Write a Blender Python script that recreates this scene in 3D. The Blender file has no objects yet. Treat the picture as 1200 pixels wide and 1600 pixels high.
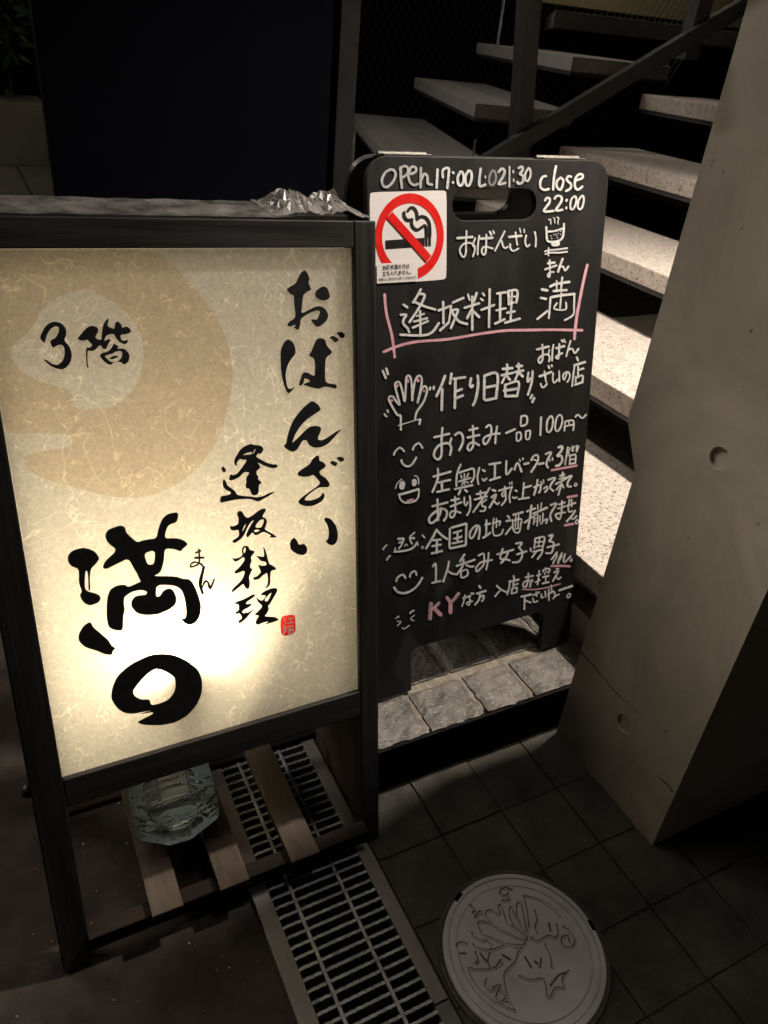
import bpy, bmesh, math, random
from mathutils import Matrix, Vector, noise
from mathutils.geometry import tessellate_polygon
random.seed(7)
sc = bpy.context.scene
COL = sc.collection
R_ = math.radians
# ---------------------------------------------------------------- camera
EYE = Vector((0, 0, 1.11))
PITCH, ROLL, AZ, FPX = R_(32.26), R_(6.02), R_(30), 1199.0   # FPX: focal length for a 1200 x 1600 frame
_f = Vector((0, math.cos(PITCH), -math.sin(PITCH)))
_r0 = Vector((1, 0, 0)); _d0 = _f.cross(_r0)
_r = math.cos(ROLL) * _r0 - math.sin(ROLL) * _d0
_d = _f.cross(_r)
_B = Matrix.Rotation(-AZ, 3, 'Z')
RIGHT, DOWN, FWD = _B @ _r, _B @ _d, _B @ _f
cam = bpy.data.cameras.new('camera'); camo = bpy.data.objects.new('camera', cam); COL.objects.link(camo)
cm = Matrix((RIGHT, -DOWN, -FWD)).transposed().to_4x4(); cm.translation = EYE; camo.matrix_world = cm
cam.sensor_fit = 'VERTICAL'; cam.sensor_height = 24; cam.sensor_width = 18; cam.lens = FPX / 1600 * 24
cam.clip_start = 0.02; cam.clip_end = 500
cam.dof.use_dof = True; cam.dof.focus_distance = 1.05; cam.dof.aperture_fstop = 7.0
sc.camera = camo
# ---------------------------------------------------------------- night sky, street light, stair lamp
wd = bpy.data.worlds.new('World'); sc.world = wd; wd.use_nodes = True
bg = wd.node_tree.nodes['Background']; bg.inputs[0].default_value = (0.80, 0.74, 0.68, 1); bg.inputs[1].default_value = 0.014
sl = bpy.data.lights.new('street_light', 'SUN'); sl.energy = 1.15; sl.angle = R_(25); sl.color = (1.0, 0.90, 0.80)
slo = bpy.data.objects.new('street_light', sl); COL.objects.link(slo)
_el, _az = R_(40), R_(140)         # weak street lighting from the far left, behind the signs
_to = Vector((math.sin(_az) * math.cos(_el), math.cos(_az) * math.cos(_el), -math.sin(_el)))
slo.rotation_euler = _to.to_track_quat('-Z', 'Y').to_euler(); slo.location = (-2, -3, 4)
st = bpy.data.lights.new('stair_lamp', 'SPOT'); st.energy = 195; st.color = (1.0, 0.885, 0.77); st.shadow_soft_size = 0.035
st.spot_size = R_(114); st.spot_blend = 0.8
sto = bpy.data.objects.new('stair_lamp', st); COL.objects.link(sto); sto.location = (1.35, .85, 1.9)
sto.rotation_euler = (Vector((.95, .90, 0.0)) - sto.location).to_track_quat('-Z', 'Y').to_euler()
ul = bpy.data.lights.new('landing_lamp', 'POINT'); ul.energy = 16; ul.color = (1.0, .86, .62); ul.shadow_soft_size = .06
ulo = bpy.data.objects.new('landing_lamp', ul); COL.objects.link(ulo); ulo.location = (4.7, 5.3, 2.7)   # lights the wall above the far flight
el = bpy.data.lights.new('pavement_fill', 'SPOT'); el.energy = 42; el.color = (1.0, .90, .80); el.shadow_soft_size = .12; el.spot_size = R_(56); el.spot_blend = 1.0
elo = bpy.data.objects.new('pavement_fill', el); COL.objects.link(elo); elo.location = (.72, .60, 3.2)   # unseen downlight added to brighten the pavement; points straight down
gl_ = bpy.data.lights.new('planter_fill', 'POINT'); gl_.energy = 15; gl_.color = (1.0, .92, .80); gl_.shadow_soft_size = .08
glo = bpy.data.objects.new('planter_fill', gl_); COL.objects.link(glo); glo.location = (-.9, 5.0, 1.9)   # unseen fill light added for the planter corner at far left
sc.view_settings.view_transform = 'Standard'; sc.view_settings.look = 'None'
sc.view_settings.exposure = 0.0; sc.view_settings.gamma = 1.0
try:
    sc.view_settings.use_curve_mapping = False
    sc.cycles.use_denoising = True; sc.cycles.max_bounces = 10; sc.cycles.transparent_max_bounces = 12
    sc.cycles.sample_clamp_indirect = 6.0; sc.cycles.caustics_refractive = False; sc.cycles.caustics_reflective = False
except Exception:
    pass
# ---------------------------------------------------------------- helpers
def ray(x, y): return RIGHT * ((x - 600) / FPX) + DOWN * ((y - 800) / FPX) + FWD
def on_plane(x, y, p0, n):
    r = ray(x, y); return EYE + r * ((p0 - EYE).dot(n) / r.dot(n))

class MB:
    def __init__(s): s.bm = bmesh.new()
    def _merge(s, b, M):
        if M is not None: b.transform(M)
        me = bpy.data.meshes.new('t'); b.to_mesh(me); b.free(); s.bm.from_mesh(me); bpy.data.meshes.remove(me); return s
    def box(s, x0, x1, y0, y1, z0, z1, bev=0.0, M=None, seg=2):
        b = bmesh.new(); bmesh.ops.create_cube(b, size=1)
        for v in b.verts: v.co = Vector((x0 + (v.co.x + .5) * (x1 - x0), y0 + (v.co.y + .5) * (y1 - y0), z0 + (v.co.z + .5) * (z1 - z0)))
        if bev: bmesh.ops.bevel(b, geom=b.edges[:], offset=bev, segments=seg, profile=.6, affect='EDGES', clamp_overlap=True)
        return s._merge(b, M)
    def prism(s, loops, axis, a0, a1, M=None, bev=0.0):
        # loops: [outer, hole...] of 2-D points; extruded along axis ('x','y','z') from a0 to a1
        def P(p, a): return Vector((a, p[0], p[1])) if axis == 'x' else (Vector((p[0], a, p[1])) if axis == 'y' else Vector((p[0], p[1], a)))
        b = bmesh.new(); pts = [p for L in loops for p in L]
        lo = [b.verts.new(P(p, a0)) for p in pts]; hi = [b.verts.new(P(p, a1)) for p in pts]
        tri = tessellate_polygon([[Vector((p[0], p[1], 0)) for p in L] for L in loops])
        for t in tri:
            for q in (lo, hi):
                try: b.faces.new([q[i] for i in t])
                except ValueError: pass
        o = 0
        for L in loops:
            n = len(L)
            for i in range(n):
                j = (i + 1) % n; b.faces.new([lo[o + i], lo[o + j], hi[o + j], hi[o + i]])
            o += n
        bmesh.ops.recalc_face_normals(b, faces=b.faces[:])
        bmesh.ops.dissolve_limit(b, angle_limit=0.001, verts=b.verts[:], edges=b.edges[:])
        if bev:
            es = [e for e in b.edges if len(e.link_faces) == 2 and e.calc_face_angle(0) > 0.9]
            bmesh.ops.bevel(b, geom=es, offset=bev, segments=2, profile=.6, affect='EDGES', clamp_overlap=True)
        return s._merge(b, M)
    def tube(s, pts, r, n=8, M=None, cap=True):
        pts = [Vector(p) for p in pts]; b = bmesh.new(); rings = []
        for i, p in enumerate(pts):
            t = (pts[min(i + 1, len(pts) - 1)] - pts[max(i - 1, 0)]).normalized()
            a = t.cross(Vector((0, 0, 1)));  a = a.normalized() if a.length > 1e-3 else Vector((1, 0, 0))
            c = t.cross(a); rr = r[i] if isinstance(r, (list, tuple)) else r
            rings.append([b.verts.new(p + (a * math.cos(k * 2 * math.pi / n) + c * math.sin(k * 2 * math.pi / n)) * rr) for k in range(n)])
        for i in range(len(rings) - 1):
            for k in range(n): b.faces.new([rings[i][k], rings[i][(k + 1) % n], rings[i + 1][(k + 1) % n], rings[i + 1][k]])
        if cap: b.faces.new(rings[0]); b.faces.new(rings[-1])
        bmesh.ops.recalc_face_normals(b, faces=b.faces[:]); return s._merge(b, M)
    def lathe(s, prof, n=48, M=None):
        # prof: (radius, height) from centre or rim; spun round local z
        b = bmesh.new(); rings = []
        for r, h in prof:
            if r < 1e-6: rings.append([b.verts.new((0, 0, h))])
            else: rings.append([b.verts.new((r * math.cos(k * 2 * math.pi / n), r * math.sin(k * 2 * math.pi / n), h)) for k in range(n)])
        for A, B in zip(rings, rings[1:]):
            for k in range(n):
                q = [A[k % len(A)], A[(k + 1) % len(A)], B[(k + 1) % len(B)], B[k % len(B)]]
                u = []
                for v in q:
                    if v not in u: u.append(v)
                if len(u) > 2: b.faces.new(u)
        bmesh.ops.recalc_face_normals(b, faces=b.faces[:]); return s._merge(b, M)
    def sheet(s, loops3, M=None):
        # loops3: [outer, hole...] of (u, v) with a mapping function in M
        pts = [p for L in loops3 for p in L]; vs = [s.bm.verts.new(M(*p)) for p in pts]
        for t in tessellate_polygon([[Vector((p[0], p[1], 0)) for p in L] for L in loops3]):
            try: s.bm.faces.new([vs[i] for i in t])
            except ValueError: pass
        return s

def obj(name, mb, mat, parent=None, smooth=False, label=None):
    me = bpy.data.meshes.new(name); bm = mb.bm
    o = bpy.data.objects.new(name, me)
    if parent is not None: bm.transform(parent['_mi'] if False else INV[parent.name])
    bm.to_mesh(me); bm.free(); me.materials.append(mat); COL.objects.link(o)
    if smooth:
        for p in me.polygons: p.use_smooth = True
    if parent is not None:
        o.parent = parent; INV[o.name] = INV[parent.name]
    else: INV[o.name] = Matrix.Identity(4)
    if label: o['label'] = label
    return o
INV = {}
def thing(name, label, cat, M=None, group=None):
    o = bpy.data.objects.new(name, None); COL.objects.link(o); o.empty_display_size = .05
    M = M or Matrix.Identity(4); o.matrix_world = M; INV[o.name] = M.inverted()
    o['label'] = label; o['category'] = cat
    if group: o['group'] = group
    return o
def tag(o, label, cat, group=None):
    o['label'] = label; o['category'] = cat
    if group: o['group'] = group
    return o
def struct(name, mb, mat, smooth=False):
    o = obj(name, mb, mat, smooth=smooth); o['kind'] = 'structure'; return o
def basis(origin, yaw, lean, roll):
    u = Vector((math.cos(yaw), math.sin(yaw), 0)); n = Vector((math.sin(yaw), -math.cos(yaw), 0)); up = Vector((0, 0, 1))
    v = math.cos(lean) * up - math.sin(lean) * n
    u2 = math.cos(roll) * u + math.sin(roll) * v; v2 = -math.sin(roll) * u + math.cos(roll) * v
    n2 = u2.cross(v2)
    M = Matrix((u2, -n2, v2)).transposed().to_4x4(); M.translation = Vector(origin); return M   # local x right, y back, z up the face
def T(x, y, z): return Matrix.Translation((x, y, z))
def xy(name, M, y): return name

# flat ink on a face: picture points -> the face's plane
def face_map(M, y):
    p0 = M @ Vector((0, y, 0)); n = (M.to_3x3() @ Vector((0, -1, 0))).normalized()
    def f(px, py, lift=0.0): return on_plane(px, py, p0, n) + n * lift
    return f
def catmull(P, k=5, closed=False):
    if len(P) < 3 and not closed: return list(P)
    out = []; n = len(P); rng = range(n if closed else n - 1)
    for i in rng:
        g = (lambda j: P[j % n]) if closed else (lambda j: P[min(max(j, 0), n - 1)])
        p0, p1, p2, p3 = g(i - 1), g(i), g(i + 1), g(i + 2)
        for s in range(k):
            t = s / k
            out.append(tuple(.5 * (2 * b + (c - a) * t + (2 * a - 5 * b + 4 * c - d) * t * t + (3 * b - a - 3 * c + d) * t ** 3) for a, b, c, d in zip(p0, p1, p2, p3)))
    if not closed: out.append(tuple(P[-1]))
    return out
def chaikin(P):
    out = []
    for i, a in enumerate(P):
        b = P[(i + 1) % len(P)]
        out += [(a[0] * .8 + b[0] * .2, a[1] * .8 + b[1] * .2), (a[0] * .2 + b[0] * .8, a[1] * .2 + b[1] * .8)]
    return out
def ribbon(mb, pts, w, f, lift, jitter=0.06):
    # a pen stroke: soft-cornered ribbon with round ends, each piece a hair above the last
    P = [Vector((a, b, 0)) for a, b in catmull(pts, 4)]
    Q = [P[0]]
    for p in P[1:]:
        if (p - Q[-1]).length > .25: Q.append(p)
    if len(Q) < 2: Q.append(Q[0] + Vector((.3, .3, 0)))
    L = []; Rr = []; n = len(Q); seed = random.random() * 100
    for i, p in enumerate(Q):
        t = (Q[min(i + 1, n - 1)] - Q[max(i - 1, 0)]); t = t.normalized() if t.length > 1e-6 else Vector((1, 0, 0))
        nn = Vector((-t.y, t.x, 0)); h = w / 2 * (1 + jitter * 2 * noise.noise(Vector((i * .35, seed, 0))))
        L.append(p + nn * h); Rr.append(p - nn * h)
    def cap(c, t, h):
        a0 = math.atan2(t.y, t.x); return [c + Vector((math.cos(a0 + a), math.sin(a0 + a), 0)) * h for a in [R_(x) for x in (-90, -55, -20, 20, 55, 90)]]
    dl = 2e-6
    bm = mb.bm
    def V(p, i): return bm.verts.new(f(p.x, p.y, lift + dl * i))
    l = [V(p, i) for i, p in enumerate(L)]; r = [V(p, i) for i, p in enumerate(Rr)]
    for i in range(n - 1):
        bm.faces.new([r[i], r[i + 1], l[i + 1], l[i]])
    te = (Q[-1] - Q[-2]).normalized(); ts = (Q[0] - Q[1]).normalized()
    for c, t, i in ((Q[-1], te, n - 1), (Q[0], ts, 0)):
        h = w / 2 * .98
        ring = [V(p, i) for p in cap(c, t, h)]
        bm.faces.new(ring)
def text_mesh(mb, body, size, M, bold=0.0):
    cu = bpy.data.curves.new('t', 'FONT'); cu.body = body; cu.size = size; cu.align_x = 'LEFT'; cu.offset = bold
    o = bpy.data.objects.new('t', cu); COL.objects.link(o)
    dg = bpy.context.evaluated_depsgraph_get(); me = bpy.data.meshes.new_from_object(o.evaluated_get(dg))
    w = max((v.co.x for v in me.vertices), default=1)
    b = bmesh.new(); b.from_mesh(me); bpy.data.objects.remove(o); bpy.data.meshes.remove(me); bpy.data.curves.remove(cu)
    mb._merge(b, M(w) if callable(M) else M)

# ---------------------------------------------------------------- materials
def mat(name):
    m = bpy.data.materials.new(name); m.use_nodes = True; nt = m.node_tree; nt.nodes.clear()
    return m, nt, nt.nodes.new, nt.links.new
def _coords(nt, scale=1.0, stretch=(1, 1, 1), world=False):
    N = nt.nodes.new; tc = N('ShaderNodeTexCoord'); mp = N('ShaderNodeMapping'); mp.inputs['Scale'].default_value = tuple(scale * s for s in stretch)
    if world:
        g = N('ShaderNodeNewGeometry'); nt.links.new(g.outputs['Position'], mp.inputs[0])
    else: nt.links.new(tc.outputs['Object'], mp.inputs[0])
    return mp.outputs[0]
def _noise(nt, co, scale, detail=6, rough=.6, dist=0.0):
    n = nt.nodes.new('ShaderNodeTexNoise'); n.inputs['Scale'].default_value = scale; n.inputs['Detail'].default_value = detail
    n.inputs['Roughness'].default_value = rough; n.inputs['Distortion'].default_value = dist; nt.links.new(co, n.inputs['Vector']); return n.outputs['Fac']
def _ramp(nt, fac, stops):
    r = nt.nodes.new('ShaderNodeValToRGB'); e = r.color_ramp.elements
    while len(e) < len(stops): e.new(.5)
    for el, (p, c) in zip(e, stops): el.position = p; el.color = (*c, 1) if len(c) == 3 else c
    nt.links.new(fac, r.inputs[0]); return r.outputs[0]
def _math(nt, op, a, b=None):
    m = nt.nodes.new('ShaderNodeMath'); m.operation = op
    for i, v in enumerate((a, b)):
        if v is None: continue
        if isinstance(v, (int, float)): m.inputs[i].default_value = v
        else: nt.links.new(v, m.inputs[i])
    return m.outputs[0]
def _mix(nt, fac, a, b, mode='MIX'):
    m = nt.nodes.new('ShaderNodeMix'); m.data_type = 'RGBA'; m.blend_type = mode
    for sock, v in ((m.inputs[0], fac), (m.inputs[6], a), (m.inputs[7], b)):
        if isinstance(v, (int, float)): sock.default_value = v
        elif isinstance(v, tuple): sock.default_value = (*v, 1)
        else: nt.links.new(v, sock)
    return m.outputs[2]
def surface(name, c0, c1, scale=20, rough=.6, bump=.1, bump_scale=None, stretch=(1, 1, 1), metal=0.0, specks=None, world=True, spec=.5, rvar=.15, dist=0.0, bdist=.002):
    """two-tone noise colour + fine bump (+ optional specks: (scale, threshold, colour))"""
    m, nt, N, Lk = mat(name); co = _coords(nt, 1, stretch, world)
    big = _noise(nt, co, scale, 8, .62, dist); col = _ramp(nt, big, [(.32, c0), (.68, c1)])
    for sp in (specks or []):
        s = _noise(nt, co, sp[0], 2, .5); k = _ramp(nt, s, [(sp[1], (0, 0, 0)), (sp[1] + .04, (1, 1, 1))]); col = _mix(nt, k, col, sp[2])
    p = N('ShaderNodeBsdfPrincipled'); out = N('ShaderNodeOutputMaterial'); Lk(p.outputs[0], out.inputs[0]); Lk(col, p.inputs['Base Color'])
    p.inputs['Metallic'].default_value = metal; p.inputs['Specular IOR Level'].default_value = spec
    rn = _ramp(nt, _noise(nt, co, scale * 2.7, 4), [(.3, (max(rough - rvar, .05),) * 3), (.7, (min(rough + rvar, 1),) * 3)]); Lk(rn, p.inputs['Roughness'])
    if bump:
        b = N('ShaderNodeBump'); b.inputs['Strength'].default_value = bump; b.inputs['Distance'].default_value = bdist
        Lk(_noise(nt, co, bump_scale or scale * 6, 6), b.inputs['Height']); Lk(b.outputs[0], p.inputs['Normal'])
    return m
# ---------------------------------------------------------------- handwriting
# Strokes were measured on enlarged views of each sign: (x0, y0, scale, default width, strokes).
# w: white pen, g: grey (half wiped) pen, p: pink pen; a stroke is (colour, width, points)
def W(*p, w=None, c='w'): return (c, w, p)
CHALK = [
(590,250,4.8,22,[
 W((95,72),(55,95),(30,150),(42,195),(75,200),(115,160),(133,110),(120,78),(90,70),c='g'),
 W((170,55),(172,130),(180,208),c='g'), W((165,70),(195,45),(225,60),(222,100),(195,125),(178,128),c='g'),
 W((250,105),(285,85),(280,55),(250,55),(228,110),(240,165),(270,188),(300,180),c='g'),
 W((322,60),(320,205),c='g'), W((325,150),(345,105),(370,120),(375,175),(405,185),c='g'),
 W((447,72),(440,208)), W((487,130),(488,75),(530,62),(528,130),(520,210)),
 W((563,93),(566,98)), W((562,166),(564,170)),
 W((620,88),(598,130),(605,185),(630,185),(645,140),(635,95),(620,88)), W((680,80),(655,125),(662,185),(685,188),(703,135),(698,90),(680,80)),
 W((770,65),(760,190),(805,185),c='g'), W((805,120),(806,135),w=14,c='g'),
 W((860,80),(838,120),(838,175),(860,188),(885,150),(880,90),(860,80),c='k',w=18),
 W((905,90),(930,65),(950,85),(935,130),(905,182),(955,172),c='g'), W((987,50),(985,200),w=15,c='g'),
 W((1015,80),(1015,95),w=14,c='g'), W((1017,145),(1018,160),w=14,c='g'),
 W((1055,60),(1080,50),(1085,75),(1065,105),(1088,120),(1085,165),(1055,178),(1045,165),c='g'),
 W((1130,60),(1105,100),(1105,145),(1122,158),(1143,120),(1142,75),(1130,60),c='g',w=18)]),
(835,255,10.667,45,[
 W((185,215),(130,230),(90,320),(100,410),(165,445),(230,430)), W((352,50),(320,230),(305,440)),
 W((430,240),(370,300),(365,390),(420,445),(455,390),(475,290),(430,240)),
 W((605,225),(555,220),(530,270),(560,310),(605,355),(590,420),(520,465)),
 W((670,290),(740,270),(795,240),(790,190),(730,190),(680,250),(665,360),(690,430),(735,435),(790,390)),
 W((170,620),(200,580),(245,590),(240,660),(150,800),(310,795)), W((330,590),(370,545),(440,560),(440,640),(350,785),(460,775)),
 W((533,610),(526,628)), W((527,735),(523,755),w=36),
 W((660,550),(610,600),(590,700),(605,770),(650,750),(690,640),(680,560),(660,550),w=38),
 W((780,545),(730,620),(715,720),(745,770),(790,730),(815,620),(805,550),(780,545),w=38),
 W((230,945),(262,935),(265,980),(265,1015),w=22), W((310,910),(330,925),(328,960),(335,995),w=22), W((370,900),(398,915),(385,965),(388,1015),w=22),
 W((190,1065),(195,1150),(205,1280),(260,1310),(380,1300),(460,1240),(480,1120),(485,1010),w=42), W((215,1140),(330,1130),(475,1085),w=38),
 W((310,1345),(380,1340),w=95),
 W((265,1210),(267,1214),w=20),W((280,1250),(282,1254),w=20),W((318,1190),(320,1194),w=20),W((345,1180),(347,1183),w=20),W((365,1205),(367,1208),w=20),
 W((375,1240),(377,1244),w=20),W((385,1170),(388,1173),w=20),W((425,1135),(427,1138),w=20),W((430,1185),(432,1188),w=20),
 W((165,1470),(240,1450),(400,1435),(540,1415),w=32), W((175,1515),(260,1490),(400,1490),(535,1475),w=32), W((230,1410),(225,1540),w=28)]),
(705,345,8.571,28,[
 W((80,232),(275,216),w=40), W((200,135),(192,300),(190,430),(160,485),(120,440),(110,380),(160,310),(240,295),(300,325),(310,390),(285,475)),
 W((315,235),(290,300),(288,340)),
 W((370,200),(352,320),(348,450)), W((392,240),(545,226),w=40), W((465,185),(462,300),(455,420),(430,455),(405,420),(410,370),(450,345),(550,370)),
 W((510,145),(530,185),w=34), W((555,135),(568,165),w=28), W((710,140),(650,260),(580,400)), W((640,280),(670,270),(690,340),(720,365),(755,345)),
 W((772,217),(935,200),w=38), W((858,155),(865,230),(880,320)), W((785,310),(790,370),(830,405),(895,370)), W((912,100),(925,155),w=22), W((972,115),(975,155),w=22),
 W((1000,195),(985,280),(1010,345),(1045,320)), W((1115,150),(1130,240),(1125,345))]),
(825,400,11.43,46,[
 W((350,130),(470,116)), W((300,238),(500,168)), W((380,75),(385,250),(385,340),(365,375),(345,345),(385,290),(455,285),w=36),
 W((612,50),(570,160),(530,280)), W((560,190),(620,190),(655,260),(715,185),w=40),
 W((245,596),(335,613),w=58), W((222,747),(315,765),w=50), W((160,1125),(340,980)),
 W((390,545),(480,500),(560,485),(730,462),w=54), W((505,445),(505,590),w=36), W((605,380),(580,610),w=42), W((450,625),(680,607),w=50),
 W((395,735),(385,880),(365,1110),w=40), W((425,733),(600,700),(820,677),w=54), W((820,690),(815,900),(800,1050),(650,1145),w=38),
 W((590,655),(575,800),(565,930),w=36), W((510,840),(460,940),(660,955),(670,830),w=36),
 W((1055,160),(980,480),(880,1000),(840,1300),(825,1480),w=58,c='p')]),
(595,440,5.217,23,[
 W((182,187),(212,208)), W((160,270),(205,270),(185,305),(180,340),(215,380),(228,410)), W((158,432),(380,432),(470,338)),
 W((323,62),(295,115),(260,170)), W((310,100),(355,108),(330,175),(285,250),(230,330)), W((275,165),(350,200),(440,226)),
 W((290,280),(350,262),w=19), W((268,325),(375,298),w=21), W((258,375),(380,322),w=21), W((318,240),(320,430)),
 W((468,234),(570,197)), W((505,165),(508,340)), W((480,397),(550,333)), W((585,170),(670,132)), W((570,200),(562,265),(550,335),w=19), W((575,235),(625,230),(600,300),(568,378)), W((578,248),(630,320),(700,345)),
 W((708,105),(720,148),w=19), W((778,92),(755,160)), W((680,213),(798,176)), W((742,122),(742,392)), W((735,230),(700,298)), W((755,245),(798,288)), W((828,95),(840,112),w=20), W((813,140),(828,152),w=20), W((817,230),(920,190)), W((884,62),(878,370)),
 W((945,97),(1015,86)), W((938,234),(1015,216),w=19), W((970,100),(968,310)), W((928,342),(1005,306)), W((1035,75),(1040,185)), W((1035,78),(1108,73),(1100,170)), W((1035,125),(1100,120),w=17), W((1038,180),(1103,165),w=17), W((1067,78),(1055,325),w=19), W((1028,254),(1087,242)), W((1010,335),(1130,301)),
 W((30,105),(45,260),(90,440),(112,615),w=26,c='p'), W((22,573),(140,525),(290,490),(540,470),(780,430),(1000,400),(1200,395),(1400,392),(1640,396),w=25,c='p')]),
(590,565,12,48,[
 W((430,1275),(430,1180),(425,1010),(370,1000),(290,880),(215,740),(205,690),(230,650),(290,660),(340,740),(410,810),(370,650),(320,450),(345,390),(395,380),(430,450),(470,600),(500,750),(520,520),(530,310),(570,260),(610,300),(635,450),(640,740),(660,560),(690,380),(740,280),(790,265),(820,320),(815,430),(770,640),(740,780),(800,560),(850,470),(890,460),(920,520),(910,600),(850,760),(740,920),(705,1010),(695,1080),w=44),
 W((380,1198),(550,1145),(795,1072),w=24), W((795,1085),(778,1170)),
 W((240,738),(275,722),w=58,c='p'), W((350,465),(385,438),w=58,c='p'), W((560,340),(565,375),w=62,c='p'), W((742,330),(758,360),w=66,c='p'), W((872,545),(900,560),w=56,c='p'),
 W((90,172),(148,305)), W((158,130),(188,230),w=52), W((980,482),(974,522),w=50), W((1050,467),(1045,512),w=50), W((178,908),(192,945),w=40), W((125,980),(140,1012),(165,1025),w=40)]),
(670,560,7.059,34,[
 W((175,192),(130,310),(80,415)), W((145,340),(138,568)), W((246,168),(230,275)), W((270,224),(395,206)), W((290,230),(282,545)), W((300,360),(360,337)), W((300,438),(370,407)),
 W((462,220),(450,290),(465,315),(482,297)), W((535,190),(540,290),(515,440),(484,515)),
 W((610,190),(605,430)), W((615,188),(752,170),(738,425)), W((620,320),(740,297)), W((605,440),(630,458),(740,435)),
 W((812,115),(918,105)), W((800,184),(922,158)), W((858,65),(858,140),(803,270),w=29), W((862,200),(888,233)), W((965,85),(1022,82)), W((950,150),(1035,132)), W((985,55),(985,140),(947,238),w=28), W((992,160),(1030,195)),
 W((838,292),(840,415)), W((842,290),(985,255),(970,410),w=28), W((825,355),(978,332)), W((838,415),(970,412)),
 W((1094,155),(1082,235),(1090,260),(1115,215),w=26), W((1140,140),(1130,260),(1088,400),w=28), W((1135,402),(1118,438),w=28), W((1158,435),(1137,480),w=30)]),
(830,525,12.63,44,[
 W((105,263),(335,207),w=54), W((210,170),(220,330),(210,470),(165,530),(135,500),(150,430),(230,370),(310,365),(355,410),(340,500)), W((350,270),(330,350),w=36),
 W((430,170),(410,300),(402,485),w=40), W((485,240),(640,198),w=58), W((545,155),(540,300),(525,440),(480,420),(500,390),(600,337)), W((592,82),(610,112)), W((637,72),(660,120)),
 W((768,95),(720,250),(682,400),w=40), W((720,270),(800,250),(850,335),(925,248)),
 W((330,585),(348,632)), W((395,575),(405,598)), W((160,795),(390,708),w=56), W((257,700),(270,800),(288,905),w=40), W((180,940),(205,1005),(250,1005),(303,942),w=40),
 W((425,730),(420,860),(450,920),(520,850),w=38), W((545,690),(550,895),w=36), W((700,710),(650,860),(620,810),(640,740),(710,705),(755,760),(740,850),(705,905),w=36),
 W((892,420),(915,478),w=50), W((845,575),(1055,512),w=54), W((845,600),(820,800),(800,985),w=40), W((920,600),(915,800),w=38), W((930,670),(1025,638)), W((870,800),(872,945),w=38), W((865,830),(1005,775),(1005,880)), W((860,960),(1010,905),w=48)]),
(605,680,13.33,48,[
 W((132,405),(165,330),(235,265),(290,270),(348,332),w=44), W((525,300),(560,220),(640,165),(685,190),(725,260)), W((290,515),(310,580),(400,645),(490,620),(560,530),(600,460)),
 W((165,1105),(205,1000),(295,908),w=26), W((560,845),(610,850),(645,920),(648,1015),w=26),
 W((310,1000),(300,1075),w=135), W((560,950),(555,1015),w=110),
 W((240,1235),(400,1195),(645,1120),w=56), W((245,1240),(270,1330),(350,1395),(450,1400),(570,1365),(640,1280),(655,1130),w=42), W((425,1368),(525,1338),w=56,c='p')]),
(670,645,10,42,[
 W((80,380),(312,325)), W((207,235),(195,400),(190,660),(130,725),(75,670),(90,590),(150,510),(240,475),(310,480),(345,550),(325,655)), W((347,400),(325,470)),
 W((405,345),(460,308),(510,330),(530,420),(510,500),(468,585)),
 W((628,268),(755,237)), W((602,385),(782,345)), W((682,200),(690,400),(685,520),(635,585),(600,555),(620,490),(690,460),(780,503),w=38),
 W((890,225),(930,190),(965,210),(970,310),(930,430),(870,490),(845,440),(870,380),(970,335),(1100,320),w=38), W((1060,210),(1040,350),(1032,475),w=36)]),
(780,635,8.571,33,[
 W((88,355),(205,303)), W((292,130),(360,130),(365,225),(300,260),(282,240),(290,130),w=30), W((232,350),(280,350),(285,430),(240,462),(225,430),(230,350),w=27), W((355,330),(408,325),(400,420),(370,440),(350,420),(353,330),w=27),
 W((555,145),(545,380)), W((680,130),(640,190),(630,310),(660,345),(700,290),(715,190),(700,135),(680,130),w=28), W((790,115),(755,180),(745,300),(775,330),(815,280),(840,190),(825,120),(790,115),w=28),
 W((875,212),(867,325),w=24), W((880,200),(988,190),(985,318),w=26), W((880,265),(985,240),w=26), W((930,200),(925,250),w=22), W((1015,138),(1050,108),(1090,148),(1120,148),(1158,107),w=26)]),
(665,705,10,40,[
 W((118,393),(385,317)), W((185,270),(185,420),(102,632)), W((185,487),(378,446)), W((247,480),(250,610)), W((175,633),(360,592)),
 W((542,205),(490,330),(475,450),(477,535),w=36), W((510,335),(650,290),(742,272),(750,400),(708,480),w=36), W((545,370),(558,415),w=26), W((600,350),(600,520),w=26), W((663,345),(640,400),w=28), W((518,470),(695,415),w=34), W((590,460),(558,525),w=26), W((612,470),(658,488),w=26), W((452,588),(725,527)), W((545,590),(512,672)), W((610,602),(642,628)),
 W((835,255),(805,400),(822,515),w=32), W((890,293),(920,308)), W((885,430),(905,460),(948,422),w=34),
 W((992,205),(1160,177)), W((1080,200),(1075,430)), W((1002,452),(1158,402))]),
(775,690,8.571,31,[
 W((135,260),(135,440),(208,358)), W((243,372),(285,280),(338,400)), W((310,238),(320,262),w=22), W((355,218),(358,242),w=22), W((378,298),(430,286),w=38),
 W((468,248),(500,190),(555,185),(550,270),(467,405)), W((490,235),(533,250),w=22), W((572,298),(630,287),w=36), W((660,165),(735,142),(690,230),(670,300),(690,345)), W((715,235),(718,258),w=20), W((750,215),(752,250),w=20),
 W((832,75),(880,60),(870,120),(815,190),(870,190),(880,260),(840,312),(800,322),w=36),
 W((955,75),(920,305),w=24), W((958,80),(985,85),(965,135),(978,175),(955,188),w=20), W((1020,55),(1012,125),(1035,110),w=20), W((1055,60),(1020,95),w=16), W((1080,50),(1072,140),(1102,60),w=22),
 W((990,180),(980,300),w=26), W((988,190),(1060,175),(1055,290),w=26), W((985,240),(1050,230),w=22), W((985,296),(1055,285),w=26),
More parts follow.
